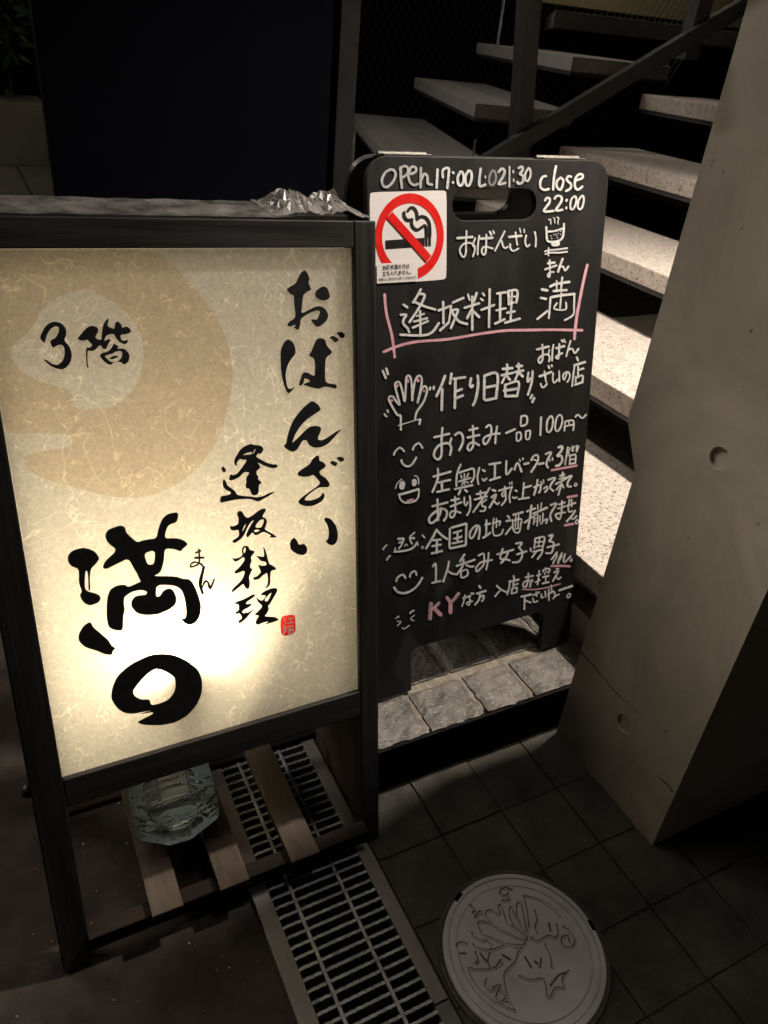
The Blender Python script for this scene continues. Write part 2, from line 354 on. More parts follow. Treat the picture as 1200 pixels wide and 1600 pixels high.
 W((742,382),(1080,320),w=34,c='p')]),
(665,755,10,40,[
 W((102,358),(338,297)), W((180,252),(185,420),(190,575)), W((240,385),(215,490),(140,590),(75,618),(45,570),(80,500),(180,420),(270,395),(325,440),(320,520),(280,580)),
 W((398,265),(520,240),w=38), W((388,360),(555,292),w=38), W((455,208),(460,400),(450,480),(410,535),(375,510),(390,450),(450,430),(538,458),w=36),
 W((600,218),(600,310),(625,345),(655,292),w=32), W((685,200),(695,330),(680,430),(642,495),w=34),
 W((792,168),(925,142),w=36), W((762,253),(950,202),w=36), W((850,120),(855,220),w=34), W((992,75),(900,220),(738,448),w=36), W((870,305),(945,252),w=30), W((870,300),(880,355),(930,370),(910,428),(850,430),w=32),
 W((1042,103),(1078,115),w=46), W((1025,218),(1095,172),(1060,260),(992,375)), W((1060,270),(1110,325),(1142,300),w=32)]),
(775,735,8.571,31,[
 W((35,268),(182,227)), W((112,215),(120,310),(85,345),(75,310),(110,280),(125,330),(120,400),(68,465),w=28), W((175,162),(180,186),w=20), W((205,152),(208,178),w=20),
 W((210,212),(175,330),(182,425),w=27), W((255,265),(272,275)), W((218,352),(235,370),(272,356),w=26),
 W((368,170),(350,370)), W((372,230),(465,202)), W((298,383),(435,361)),
 W((505,225),(580,190),(590,250),(568,295)), W((550,125),(535,220),(502,325)), W((595,148),(610,185),w=22), W((630,125),(635,165),w=22),
 W((637,242),(675,215),(685,250),(652,288),w=28), W((695,125),(790,97),(735,180),(720,230),(762,273)),
 W((850,70),(912,52),w=27), W((842,112),(925,90),w=26), W((890,25),(870,180),(830,325),w=28), W((800,180),(928,112)), W((865,180),(803,260),w=22), W((875,180),(902,230),w=26),
 W((940,100),(1010,68),(960,150),(955,210),(998,213)), W((1060,165),(1045,195),(1062,208),(1080,185),(1062,165),w=18),
 W((968,360),(1075,340),w=38,c='p')]),
(780,770,9.231,34,[
 W((118,330),(142,360)), W((102,405),(160,393),w=38), W((90,595),(170,490),w=30), W((202,315),(332,277),w=38),
 W((190,390),(195,520),(235,570),(285,560),(305,460),(312,375),(195,402),w=27), W((235,320),(228,490),w=22), W((275,310),(265,500),w=22), W((215,520),(285,508),w=20),
 W((395,265),(515,222)), W((460,180),(440,350),(410,515)), W((363,427),(475,342)), W((550,172),(555,230),w=22), W((605,145),(595,220),w=22), W((488,298),(682,212),w=38),
 W((500,340),(490,450),w=24), W((500,332),(552,312),(540,475),w=25), W((500,375),(540,365),w=17), W((500,415),(540,402),w=17), W((585,330),(580,415),w=20), W((625,290),(618,420),(592,445),w=24),
 W((638,400),(690,375),(672,435),w=30), W((737,175),(822,152),(750,270),(730,340),(748,405)),
 W((855,165),(942,135),w=30), W((845,225),(940,192),w=30), W((900,115),(890,300),(860,378),(820,350),(810,310),(880,288),(945,280),w=29),
 W((972,185),(1092,142)), W((1008,95),(992,200),(1000,270),(1048,258),w=27), W((1038,95),(1042,200),w=24),
 W((1087,255),(1040,330),(968,410)), W((1030,360),(1065,375),(1112,332),w=30), W((1115,385),(1092,420),(1105,447),(1138,415),(1130,387),(1115,385),w=21),
 W((985,62),(1115,38),w=40,c='p'), W((945,468),(1062,446),w=42,c='p')]),
(660,805,9.231,37,[
 W((200,205),(130,340),(48,475)), W((205,218),(280,290),(355,342)), W((145,360),(260,346),w=33), W((138,443),(260,421),w=35), W((205,360),(200,540)), W((132,548),(278,511)),
 W((390,195),(385,460)), W((418,175),(625,118)), W((630,122),(620,425)), W((395,475),(615,430)), W((446,252),(555,218),w=33), W((450,335),(555,310),w=33), W((430,403),(570,371),w=33), W((500,245),(500,390),w=33), W((560,285),(562,318),w=18),
 W((790,145),(760,250),(710,330),(680,310),(690,230),(760,150),(815,160),(820,250),(805,340),w=33),
 W((900,140),(975,117),w=35), W((920,70),(915,290),w=33), W((872,325),(975,252),w=35), W((1025,45),(1010,190),(1035,290),(1130,270),(1158,205),w=27), W((1028,110),(1118,82),(1105,140),w=26), W((1065,45),(1062,172),w=24)]),
(660,850,10,37,[
 W((160,347),(205,312),(205,590)), W((150,605),(278,576)), W((410,270),(390,380),(322,583)), W((395,420),(460,460),(525,468)),
 W((652,162),(582,270)), W((530,340),(812,242)), W((640,240),(620,350),(535,470)), W((680,325),(740,350),(795,346)), W((600,420),(605,522),(698,485),(690,397),(605,423),w=33),
 W((872,178),(945,147),(960,200),(950,320),(850,425),(835,370),(900,290),(970,265),(1082,246),w=33), W((1030,135),(1020,260),(992,395),w=32)]),
(765,830,8.571,32,[
 W((98,308),(312,246)), W((172,235),(137,360),(200,370),(265,388)), W((240,290),(200,370),(148,425)),
 W((350,163),(428,152),(387,215)), W((387,215),(430,270),(425,350),(380,408),(305,414),w=29), W((365,308),(488,266)), W((545,230),(545,262),w=28),
 W((607,95),(592,225),w=28), W((607,95),(728,77),(705,215),w=28), W((602,150),(712,135),w=22), W((602,205),(702,195),w=22), W((665,92),(650,208),w=20), W((575,273),(705,241),w=30), W((705,245),(690,300),(637,370),w=28), W((625,265),(563,348),w=28),
 W((790,60),(842,47),(792,130)), W((792,130),(850,152),(845,230),(818,288),(750,290),w=29), W((770,213),(925,172)),
 W((897,280),(825,375),w=30), W((872,310),(900,320),(842,428),w=24), W((962,290),(912,398),w=28), W((942,320),(960,330),(907,430),w=24), W((1005,300),(985,390),(1008,408),(1078,332),w=26), W((1090,365),(1075,388),(1085,402),(1103,380),(1090,364),w=17),
 W((825,465),(950,462),(1068,468),w=34,c='p')]),
(655,910,10,34,[
 W((182,330),(165,565),w=70,c='p'), W((305,318),(205,425),w=54,c='p'), W((245,415),(330,500),w=74,c='p'), W((432,235),(500,300),(612,170),w=60,c='p'), W((488,300),(484,465),w=70,c='p'),
 W((187,315),(180,450),(175,575),w=26,c='g'), W((310,312),(215,418),w=26,c='g'), W((618,165),(515,280),w=24,c='g'),
 W((680,242),(795,207),w=34), W((710,195),(690,290),(662,365),w=28), W((808,170),(842,170),w=36), W((780,230),(790,290),(770,350),(735,330),(760,300),(825,290),w=28),
 W((932,52),(952,82),w=40), W((898,170),(1032,127),w=40), W((945,170),(930,260),(865,345)), W((952,215),(1002,202),(995,260),(973,290),w=32)]),
(765,880,8.571,29,[
 W((90,298),(150,350),(220,383)), W((145,350),(70,440)), W((318,168),(325,212)), W((260,245),(384,217),w=32), W((270,250),(255,330),(233,415),w=27), W((318,240),(308,335),w=25), W((322,290),(376,271),w=26), W((297,335),(290,405),w=25), W((302,340),(360,322),(355,390),w=25), W((288,405),(350,390),w=25),
 W((476,188),(575,166)), W((515,135),(510,230),(480,318),(445,305),(450,260),(510,225),(545,250),(536,315),w=26), W((562,218),(572,240),w=25),
 W((625,165),(682,146),w=24), W((660,98),(650,200),(637,285),w=24), W((613,253),(668,221),w=24), W((745,62),(745,85),w=24), W((715,112),(720,87),(798,71),(795,110),w=24), W((750,110),(730,150),w=20), W((775,110),(785,135),w=20), W((708,185),(788,166),w=24), W((750,170),(745,260),w=22), W((705,270),(785,250)),
 W((890,68),(915,74),w=28), W((860,120),(918,101),(880,170),(842,238),w=27), W((885,175),(915,213),(948,186),w=24),
 W((435,350),(600,350),(760,325),(942,275),w=20,c='p'),
 W((422,445),(550,416),w=34), W((465,440),(460,615),w=26), W((482,500),(545,523)), W((580,425),(660,386)), W((620,382),(625,440),w=25), W((575,470),(590,518),(638,503),w=25),
 W((690,412),(690,460),(718,450),w=24), W((740,372),(745,448),w=24), W((787,345),(790,495),w=24), W((820,292),(828,395),w=22), W((775,420),(850,372),(870,430),(840,478),(872,440),(925,412),w=23),
 W((928,360),(1100,302),w=34), W((1055,405),(1030,440),(1045,462),(1080,430),(1075,407),(1055,405),w=19)]),
(590,830,13.33,42,[
 W((425,155),(530,150),w=58), W((540,150),(500,260),(442,355)), W((435,235),(485,225)), W((762,25),(660,128),(708,255),w=38), W((680,140),(750,138),w=54),
 W((552,312),(590,260),(620,292),w=20), W((355,418),(480,412),(650,380),(750,320),(815,230),w=50), W((365,345),(337,435),w=30), W((825,215),(833,290),w=28),
 W((190,280),(110,378),(100,368),(150,300),(190,280),w=19), W((265,500),(185,598),(175,588),(220,520),(265,500),w=19), W((935,70),(980,128),(960,128),(915,77),(935,70),w=19), W((920,310),(905,335),(925,358),(948,340),(940,312),(920,310),w=19),
 W((380,1035),(410,960),(500,900),(545,920),(572,970),w=48), W((665,945),(680,880),(750,825),(790,850),(800,905)), W((338,1165),(400,1250),(520,1285),(660,1250),(800,1150),(880,1040),(922,965),w=54)]),
(600,930,17.14,32,[
 W((303,618),(383,548),(378,595)), W((343,692),(445,702),(343,815)), W((690,475),(740,420),(790,402),w=50), W((805,528),(703,625),(795,675)), W((478,862),(525,893),(600,850),(668,797))]),
]
# brush calligraphy of the lit sign: (x0, y0, scale, [(outline, hole, hole...)])
BRUSH = [
(420,410,8,[
 ([(450,95),(490,150),(508,210),(490,250),(520,320),(530,340),(450,380),(425,420),(415,520),(400,640),(480,600),(580,550),(650,545),(710,585),(745,660),(720,730),(630,805),(580,800),(520,720),(540,710),(600,715),(615,680),(640,610),(600,595),(500,635),(395,700),(390,780),(370,850),(300,810),(330,800),(325,775),(265,805),(220,790),(250,740),(320,700),(330,650),(315,540),(310,410),(270,400),(215,340),(240,315),(330,265),(350,220),(400,120)],),
 ([(675,293),(730,320),(765,420),(740,460),(690,480),(620,465),(572,420),(585,350)],),
 ([(235,958),(290,985),(325,1050),(335,1140),(280,1200),(225,1300),(205,1400),(215,1500),(235,1575),(285,1580),(315,1548),(318,1562),(290,1600),(245,1640),(215,1610),(185,1530),(150,1380),(140,1100),(190,990)],),
 ([(640,943),(700,960),(725,1050),(790,1110),(780,1140),(710,1190),(700,1300),(700,1490),(760,1515),(830,1520),(852,1550),(830,1580),(760,1560),(690,1550),(620,1583),(540,1565),(440,1535),(430,1515),(510,1490),(500,1465),(440,1445),(435,1500),(415,1530),(380,1545),(370,1525),(400,1430),(420,1380),(470,1370),(560,1420),(575,1400),(570,1200),(490,1165),(530,1110),(560,1030),(590,960)],),
 ([(790,912),(850,940),(875,970),(825,1005),(790,965),(750,940)],), ([(870,867),(920,870),(955,915),(930,945),(890,945),(865,905),(835,885)],)]),
(420,600,8,[
 ([(540,203),(610,250),(655,320),(560,380),(460,450),(380,540),(320,640),(285,740),(340,690),(440,590),(500,535),(570,518),(640,530),(655,570),(600,690),(660,705),(740,660),(840,590),(915,553),(820,660),(740,745),(650,790),(560,795),(495,760),(470,700),(420,700),(350,825),(290,850),(230,820),(178,775),(215,740),(230,640),(280,490),(350,380),(450,270)],),
 ([(600,888),(630,905),(625,955),(690,980),(712,1020),(690,1050),(625,1090),(640,1130),(720,1180),(760,1250),(745,1290),(660,1285),(600,1300),(480,1390),(435,1450),(520,1455),(620,1420),(660,1380),(665,1350),(690,1370),(695,1420),(640,1480),(540,1525),(450,1525),(385,1500),(360,1470),(390,1430),(480,1360),(590,1285),(640,1240),(630,1215),(590,1170),(550,1130),(500,1155),(420,1160),(355,1140),(360,1100),(430,1050),(510,1000),(540,935)],),
 ([(795,955),(865,985),(825,1035),(750,980)],), ([(835,925),(880,903),(930,915),(945,955),(890,975)],)]),
(420,780,8,[
 ([(310,475),(350,510),(370,570),(440,550),(480,610),(470,670),(430,697),(350,685),(270,630),(258,550),(275,505)],),
 ([(720,223),(780,250),(840,330),(865,450),(845,540),(790,577),(740,560),(705,520),(740,490),(748,400),(730,320),(680,245)],)]),
(330,680,10,[
 ([(620,128),(660,150),(750,152),(800,180),(815,225),(790,270),(750,300),(735,275),(690,330),(760,370),(860,425),(960,455),(1010,450),(1045,480),(1000,515),(920,510),(800,465),(710,415),(770,490),(740,530),(700,560),(705,610),(740,650),(720,680),(795,740),(740,770),(740,890),(710,930),(640,937),(615,890),(590,830),(545,830),(530,780),(545,740),(540,660),(600,580),(510,570),(440,650),(340,700),(275,705),(280,640),(310,600),(325,625),(400,600),(480,500),(560,380),(480,380),(445,365),(400,420),(395,460),(410,475),(370,470),(350,410),(370,350),(410,290),(440,230),(520,165)],
  [(480,310),(560,270),(640,258),(615,300),(540,303)],[(640,290),(665,240),(690,205),(680,245),(652,285)]),
 ([(175,480),(215,510),(230,555),(200,580),(165,560),(155,510)],),
 ([(195,680),(230,720),(250,780),(320,830),(370,870),(400,930),(500,945),(620,955),(700,970),(800,950),(900,900),(980,877),(990,885),(900,945),(800,1000),(740,1035),(690,1025),(600,990),(400,1000),(250,1030),(150,1052),(133,1040),(140,970),(160,945),(240,935),(300,915),(300,885),(230,855),(185,810),(172,760),(180,700)],),
 ([(450,1175),(490,1200),(510,1250),(560,1295),(640,1250),(740,1170),(810,1140),(855,1150),(840,1190),(790,1270),(850,1295),(870,1340),(850,1420),(830,1470),(930,1520),(1020,1580),(990,1600),(890,1590),(940,1565),(810,1500),(740,1545),(680,1565),(640,1510),(600,1560),(565,1600),(540,1560),(560,1500),(620,1390),(665,1320),(620,1345),(560,1440),(520,1540),(470,1610),(370,1685),(322,1665),(330,1640),(430,1580),(430,1510),(420,1475),(330,1490),(300,1470),(285,1425),(300,1412),(330,1425),(420,1385),(425,1290),(398,1240),(410,1190)],
  [(480,1490),(510,1420),(545,1370),(515,1450),(485,1500)],[(690,1400),(760,1320),(820,1310),(815,1360),(780,1440),(690,1440)],[(655,1490),(700,1470),(765,1482),(700,1515)])]),
(330,840,8,[
 ([(430,95),(465,110),(475,150),(540,165),(535,190),(490,240),(505,290),(490,320),(480,370),(515,390),(490,440),(470,490),(480,580),(470,630),(450,640),(420,620),(400,570),(340,620),(260,685),(250,660),(280,620),(380,530),(420,430),(400,410),(330,440),(295,450),(288,420),(320,395),(380,330),(420,270),(400,235),(330,290),(290,298),(260,260),(258,248),(290,260),(350,245),(390,215),(375,160),(390,110)],
  [(405,195),(398,150),(420,115),(430,140),(420,180)]),
 ([(645,105),(670,140),(690,200),(705,270),(725,330),(745,335),(770,350),(810,380),(800,400),(740,410),(735,500),(735,580),(700,620),(660,632),(700,590),(705,520),(700,430),(640,470),(590,520),(525,528),(520,495),(570,480),(620,430),(600,380),(578,335),(640,350),(690,340),(680,300),(620,290),(590,260),(555,225),(600,230),(660,240),(655,170)],),
 ([(530,702),(548,712),(530,740),(440,800),(430,830),(510,820),(480,860),(400,900),(380,930),(420,945),(430,915),(440,940),(480,920),(540,880),(480,950),(440,1000),(380,1055),(345,1068),(330,1040),(390,1000),(350,940),(310,955),(290,925),(340,910),(345,830),(275,820),(330,790),(400,770),(470,730)],),
 ([(770,625),(820,630),(825,665),(780,740),(730,830),(705,850),(720,890),(690,950),(660,980),(740,985),(800,990),(848,1022),(800,1045),(720,1070),(665,1085),(720,1040),(640,1060),(580,1088),(550,1070),(560,1020),(600,970),(530,965),(600,900),(640,850),(580,800),(550,740),(580,760),(630,790),(690,720),(610,715),(640,680),(720,640)],
  [(668,765),(705,722),(755,675),(730,740),(700,795),(668,790)])]),
(100,790,5,[
 ([(140,325),(190,335),(240,355),(280,412),(245,455),(210,490),(200,560),(205,660),(190,665),(187,560),(180,505),(167,510),(160,600),(166,662),(270,690),(288,720),(270,755),(200,780),(150,755),(120,700),(140,665),(115,610),(115,490),(60,475),(30,440),(28,390),(60,350)],),
 ([(200,905),(215,920),(225,945),(260,975),(300,1010),(345,1045),(370,1090),(405,1115),(380,1130),(375,1165),(320,1160),(250,1130),(165,1105),(115,1060),(110,1010),(150,935)],),
 ([(440,150),(475,165),(485,210),(540,260),(570,285),(640,262),(720,255),(735,180),(760,110),(800,65),(880,48),(893,70),(880,130),(820,145),(795,190),(785,255),(870,250),(935,268),(970,300),(925,335),(912,358),(860,338),(785,332),(780,420),(765,490),(740,530),(695,548),(860,548),(930,570),(975,570),(1010,610),(1045,690),(1070,780),(1060,860),(1030,910),(980,932),(940,915),(912,880),(945,880),(955,830),(945,740),(920,655),(860,620),(720,615),(715,710),(750,705),(770,665),(815,642),(850,655),(880,720),(870,770),(820,810),(770,830),(740,845),(650,855),(570,840),(525,790),(525,740),(560,700),(640,695),(650,670),(600,655),(530,670),(470,710),(465,760),(475,810),(460,860),(460,975),(390,970),(345,945),(330,860),(335,720),(360,650),(420,618),(480,615),(500,635),(600,590),(590,580),(570,530),(545,490),(500,410),(420,450),(330,495),(298,485),(320,430),(415,345),(340,290),(318,235),(340,185)],
  [(622,370),(710,345),(705,455),(650,460)])]),
(150,1000,6,[
 ([(630,122),(740,135),(860,190),(960,280),(995,380),(990,500),(940,610),(850,710),(740,770),(600,798),(440,792),(380,768),(440,735),(530,690),(535,672),(420,690),(420,682),(530,655),(450,668),(350,690),(260,680),(200,640),(138,550),(150,440),(200,330),(320,225),(450,160),(540,128)],
  [(575,262),(680,305),(740,350),(745,430),(730,490),(680,555),(600,590),(515,610),(500,550),(420,555),(365,525),(340,480),(380,420),(440,350),(510,290)])]),
(50,490,6.667,[
 ([(240,80),(310,100),(355,160),(355,230),(330,275),(390,340),(418,430),(400,510),(335,580),(260,575),(190,545),(130,490),(115,470),(150,480),(210,525),(270,535),(320,490),(340,420),(335,350),(305,320),(260,330),(215,362),(185,300),(200,270),(240,255),(275,200),(280,140),(240,130),(190,160),(155,220),(140,270),(133,312),(85,265),(85,230),(130,140),(180,95)],),
 ([(620,122),(680,140),(693,180),(650,250),(720,280),(725,200),(740,110),(785,48),(800,60),(780,130),(840,155),(855,160),(865,90),(890,78),(930,110),(935,150),(985,130),(1025,160),(1028,195),(980,215),(915,220),(930,280),(970,280),(990,265),(1000,290),(975,320),(930,310),(880,270),(850,205),(770,225),(745,290),(800,260),(822,275),(790,320),(770,370),(740,370),(710,320),(650,385),(600,390),(580,380),(575,450),(580,540),(592,560),(570,565),(560,470),(560,350),(600,355),(630,325),(590,290),(580,270),(520,285),(470,265),(490,235),(560,150)],),
 ([(850,305),(905,345),(880,365),(960,360),(1015,420),(1010,490),(960,535),(920,500),(850,505),(815,540),(750,500),(700,440),(720,410),(790,395),(830,350)],[(755,440),(800,425),(850,400),(920,385),(940,410),(930,460),(890,500),(820,505),(770,460)]),
 ([(795,470),(840,440),(890,435),(895,455),(840,475)],), ([(805,415),(860,395),(850,410),(810,425)],)]),
]
READING = (100,790,5,15,[W((1052,340),(1056,412)),W((1028,366),(1065,350)),W((1020,405),(1090,404)),W((1056,385),(1050,450),(1000,475),(985,465),(1010,440),(1060,450),(1090,478)),
 W((1090,480),(1070,560),(1063,620),(1080,678),w=24),W((1075,640),(1100,590),(1125,600),(1140,645),(1170,575),w=17)])
SEAL = (330,840,8,[([(870,1000),(900,975),(1000,960),(1045,970),(1052,1080),(1050,1190),(960,1220),(900,1225),(870,1190),(862,1080)],)])
SEAL_CUT = (330,840,8,9,[W((905,1000),(925,1012)),W((905,1032),(922,1042)),W((908,1088),(932,1062)),W((955,1011),(1025,1000)),W((990,1005),(985,1060)),W((950,1066),(1026,1056)),
 W((905,1105),(905,1205)),W((905,1108),(936,1110),(916,1140),(936,1160),(915,1178)),W((955,1112),(1010,1098),(1015,1138),(960,1142),(955,1112)),W((962,1162),(1020,1152),(1025,1186),(965,1196),(962,1162)),W((985,1102),(985,1192))])
MOON = [(-60,386),(238,386),(275,418),(310,457),(338,495),(356,535),(364,580),(361,615),(350,662),(336,694),(315,726),(285,752),(250,770),(222,778),(180,777),(140,768),(100,757),(60,745),(40,730),(38,712),(70,704),(105,700),(116,690),(110,680),(60,676),(20,678),(0,665),(-25,600)]
MOON_GAP = [(13,544),(51,513),(65,482),(103,457),(139,450),(170,467),(206,495),(224,531),(224,570),(212,606),(181,635),(119,643),(111,612),(96,604),(67,599),(26,575)]
LID_LINES = (660,1340,4,12,[W((640,240),(720,260),(800,310),(860,365)),W((635,240),(655,320),(668,430)),W((655,490),(600,380),(590,300),(610,280),(625,310),(655,460)),W((645,500),(560,400),(545,330),(560,310),(585,370),(645,465)),
 W((640,520),(540,480),(470,440),(400,365),(400,335),(430,330),(470,355),(490,345),(475,310),(490,295),(510,340),(535,410),(590,440),(642,492)),W((630,545),(520,540),(430,500),(380,480),(350,420),(360,400),(420,410),(450,430)),
 W((610,575),(540,545),(480,560),(430,580),(380,575),(330,555),(320,540)),W((440,545),(400,520),(370,520),(320,490),(310,470)),W((660,490),(640,540),(600,590),(580,650),(530,700),(510,740),(525,830),(530,880),w=12),
 W((680,500),(715,522),(760,500),(790,488),(830,505)),W((765,540),(800,610),(808,690)),W((605,740),(680,765),(760,762),(790,880),(830,815),(885,815),(875,760),(915,705)),W((800,800),(850,735),w=14),W((850,735),(890,720)),
 W((290,690),(320,770),(400,860),(470,910),(580,960)),W((290,690),(340,700),(430,695),(500,660)),W((400,760),(390,800),(420,830),(460,820)),W((440,810),(490,800),(460,870),(490,900),(520,870),(490,830)),W((520,900),(560,920),(575,945)),
 W((700,330),(720,380),(705,430),(720,475)),W((790,410),(800,460)),W((840,420),(850,470),(835,500)),W((880,430),(930,470),(955,520),(930,560),(880,550),(870,500),(910,490),(920,530)),W((640,620),(680,690)),W((702,650),(720,666),w=14),W((742,630),(735,690)),
 W((490,200),(520,190),(540,220),(510,240),(485,225),(490,200)),W((530,190),(560,205)),W((520,240),(550,265),(500,270)),W((300,300),(330,330),(310,345)),W((325,375),(360,335),(370,355)),W((210,545),(240,530),(280,540)),W((235,600),(270,602)),
 W((430,570),(410,640),(430,690),(460,680),(490,640)),W((500,610),(550,640)),W((330,590),(350,640),(330,660)),W((360,600),(400,650))])
# ================================================================ materials of the place
M_ASPH = surface('asphalt', (.019, .0155, .0135), (.042, .034, .029), 14, .9, .6, 160, spec=.12, specks=[(210, .76, (.16, .14, .12)), (95, .77, (.08, .07, .06))])
M_PAV = surface('dark_paver', (.020, .0185, .0145), (.062, .057, .046), 9, .8, .45, 120, spec=.25, specks=[(260, .70, (.12, .11, .09))])
M_STONE = surface('step_stone', (.055, .049, .041), (.165, .150, .128), 26, .5, .9, 120, specks=[(210, .66, (.34, .31, .26)), (70, .70, (.05, .045, .04))], bdist=.004, spec=.6)
M_MORT = surface('mortar', (.10, .085, .06), (.26, .22, .17), 60, .5, .9, 260, bdist=.004, spec=.7)
M_RISER = surface('shaded_riser', (.004, .004, .004), (.010, .009, .008), 12, .85, .3, 80, spec=.1)  # shade on the step's front is put into this near-black colour
M_CONC = surface('concrete', (.42, .385, .305), (.58, .53, .43), 4.0, .85, .25, 45, specks=[(60, .74, (.20, .17, .12)), (5.5, .66, (.30, .26, .18))], dist=2.0, spec=.2)
M_GRAN = surface('granite_tread', (.38, .335, .295), (.62, .55, .485), 60, .75, .4, 190, specks=[(165, .60, (.16, .12, .095)), (260, .66, (.75, .68, .60))])
M_GRAN2 = surface('grey_tread', (.26, .25, .235), (.38, .365, .345), 22, .75, .2, 120)
M_STEEL = surface('galvanised_steel', (.15, .15, .155), (.30, .295, .29), 40, .5, .2, 90, metal=.45)
M_FRAME = surface('drain_frame', (.10, .088, .08), (.17, .155, .145), 22, .65, .25, 110, stretch=(1, .3, 1))
M_FRAME2 = surface('drain_frame_cement', (.085, .09, .085), (.13, .135, .125), 30, .8, .25, 150)
M_LID = surface('manhole_plastic', (.33, .325, .33), (.45, .445, .45), 18, .6, .12, 150)
M_GRIME = surface('grime', (.03, .025, .022), (.07, .06, .05), 60, .8, 0)
M_BLACK = surface('black_void', (.003, .003, .003), (.006, .006, .006), 5, .9, 0, spec=.05)
M_WOOD = surface('dark_stained_wood', (.006, .0055, .0055), (.020, .0175, .016), 30, .5, .3, 150, stretch=(1, 1, .06), world=False, bdist=.001)
M_WOODH = surface('dark_stained_wood_rail', (.006, .0055, .0055), (.020, .0175, .016), 30, .5, .3, 150, stretch=(.06, 1, 1), world=False, bdist=.001)
M_SLAT = surface('brown_slat', (.044, .034, .027), (.088, .068, .055), 40, .8, .3, 160, spec=.08, stretch=(1, .05, 1), world=False, bdist=.001)
M_RAIL = surface('brown_rail', (.012, .009, .0075), (.026, .020, .016), 40, .85, .3, 160, spec=.05, stretch=(.05, 1, 1), world=False, bdist=.001)
M_SIDE = surface('raw_plywood', (.028, .019, .011), (.055, .038, .022), 26, .65, .2, 120, stretch=(1, 1, .12), world=False)
M_WHITE = surface('white_lining', (.91, .91, .90), (.94, .94, .93), 6, .8, 0)
M_BOARD = surface('blackboard_paint', (.0055, .0055, .006), (.0135, .0135, .0135), 7, .55, .12, 260, spec=.3, stretch=(1, 1, .5), specks=[(190, .765, (.09, .09, .085)), (9, .64, (.022, .022, .022))], dist=1.2)
M_EDGE = surface('blackboard_edge', (.02, .02, .022), (.032, .032, .034), 30, .4, .05, 200)
M_CHROME = surface('hinge_metal', (.10, .095, .085), (.2, .19, .17), 40, .5, .1, 200, metal=1.0)
M_INK = surface('black_ink', (.006, .006, .007), (.011, .011, .012), 40, .6, 0, spec=.3)
M_PENW = surface('white_marker', (.46, .46, .455), (.80, .80, .78), 70, .8, .1, 500, stretch=(1, 1, 2.2), dist=.8)
M_PENG = surface('worn_white_marker', (.30, .30, .31), (.56, .56, .56), 90, .8, .1, 500)
M_PENK = surface('faint_marker', (.14, .14, .145), (.25, .25, .25), 70, .8, .1, 500)
M_PENP = surface('pink_marker', (.56, .27, .33), (.74, .42, .48), 90, .8, .1, 500)
M_STW = surface('sticker_white', (.80, .75, .73), (.84, .80, .78), 12, .35, 0)
M_STR = surface('sticker_red', (.72, .012, .010), (.78, .018, .014), 12, .35, 0)
M_STK = surface('sticker_black', (.012, .012, .012), (.016, .016, .016), 12, .35, 0)
M_SEAL = surface('seal_red', (.70, .03, .02), (.78, .045, .03), 60, .6, 0)
M_POLE = surface('grey_steel_paint', (.028, .028, .030), (.044, .044, .046), 18, .5, .05, 100)
M_NAVY = surface('dark_navy_panel', (.0016, .0018, .0034), (.0024, .0027, .005), 3, .9, .03, 40, spec=.02)
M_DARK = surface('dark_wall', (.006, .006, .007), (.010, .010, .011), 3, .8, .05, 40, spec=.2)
M_BEIGE = surface('beige_wall', (.30, .26, .15), (.40, .35, .21), 2, .8, .08, 40)
M_PALE = surface('pale_slab', (.22, .205, .16), (.33, .305, .245), 2.2, .75, .1, 40)
M_LEAF = surface('leaf', (.04, .085, .035), (.08, .14, .06), 6, .5, 0)
M_RUBBER = surface('black_rubber', (.006, .006, .006), (.012, .012, .012), 30, .5, 0)
M_WIRE = surface('steel_wire', (.22, .22, .22), (.30, .30, .30), 20, .6, 0)
M_GRIT = surface('grit', (.20, .18, .15), (.42, .39, .34), 300, .8, 0)
M_BLACKWIRE = surface('black_wire', (.008, .008, .008), (.012, .012, .012), 20, .9, 0, spec=.08)
M_BLUE = surface('blue_plastic', (.02, .03, .16), (.03, .045, .22), 8, .4, 0)

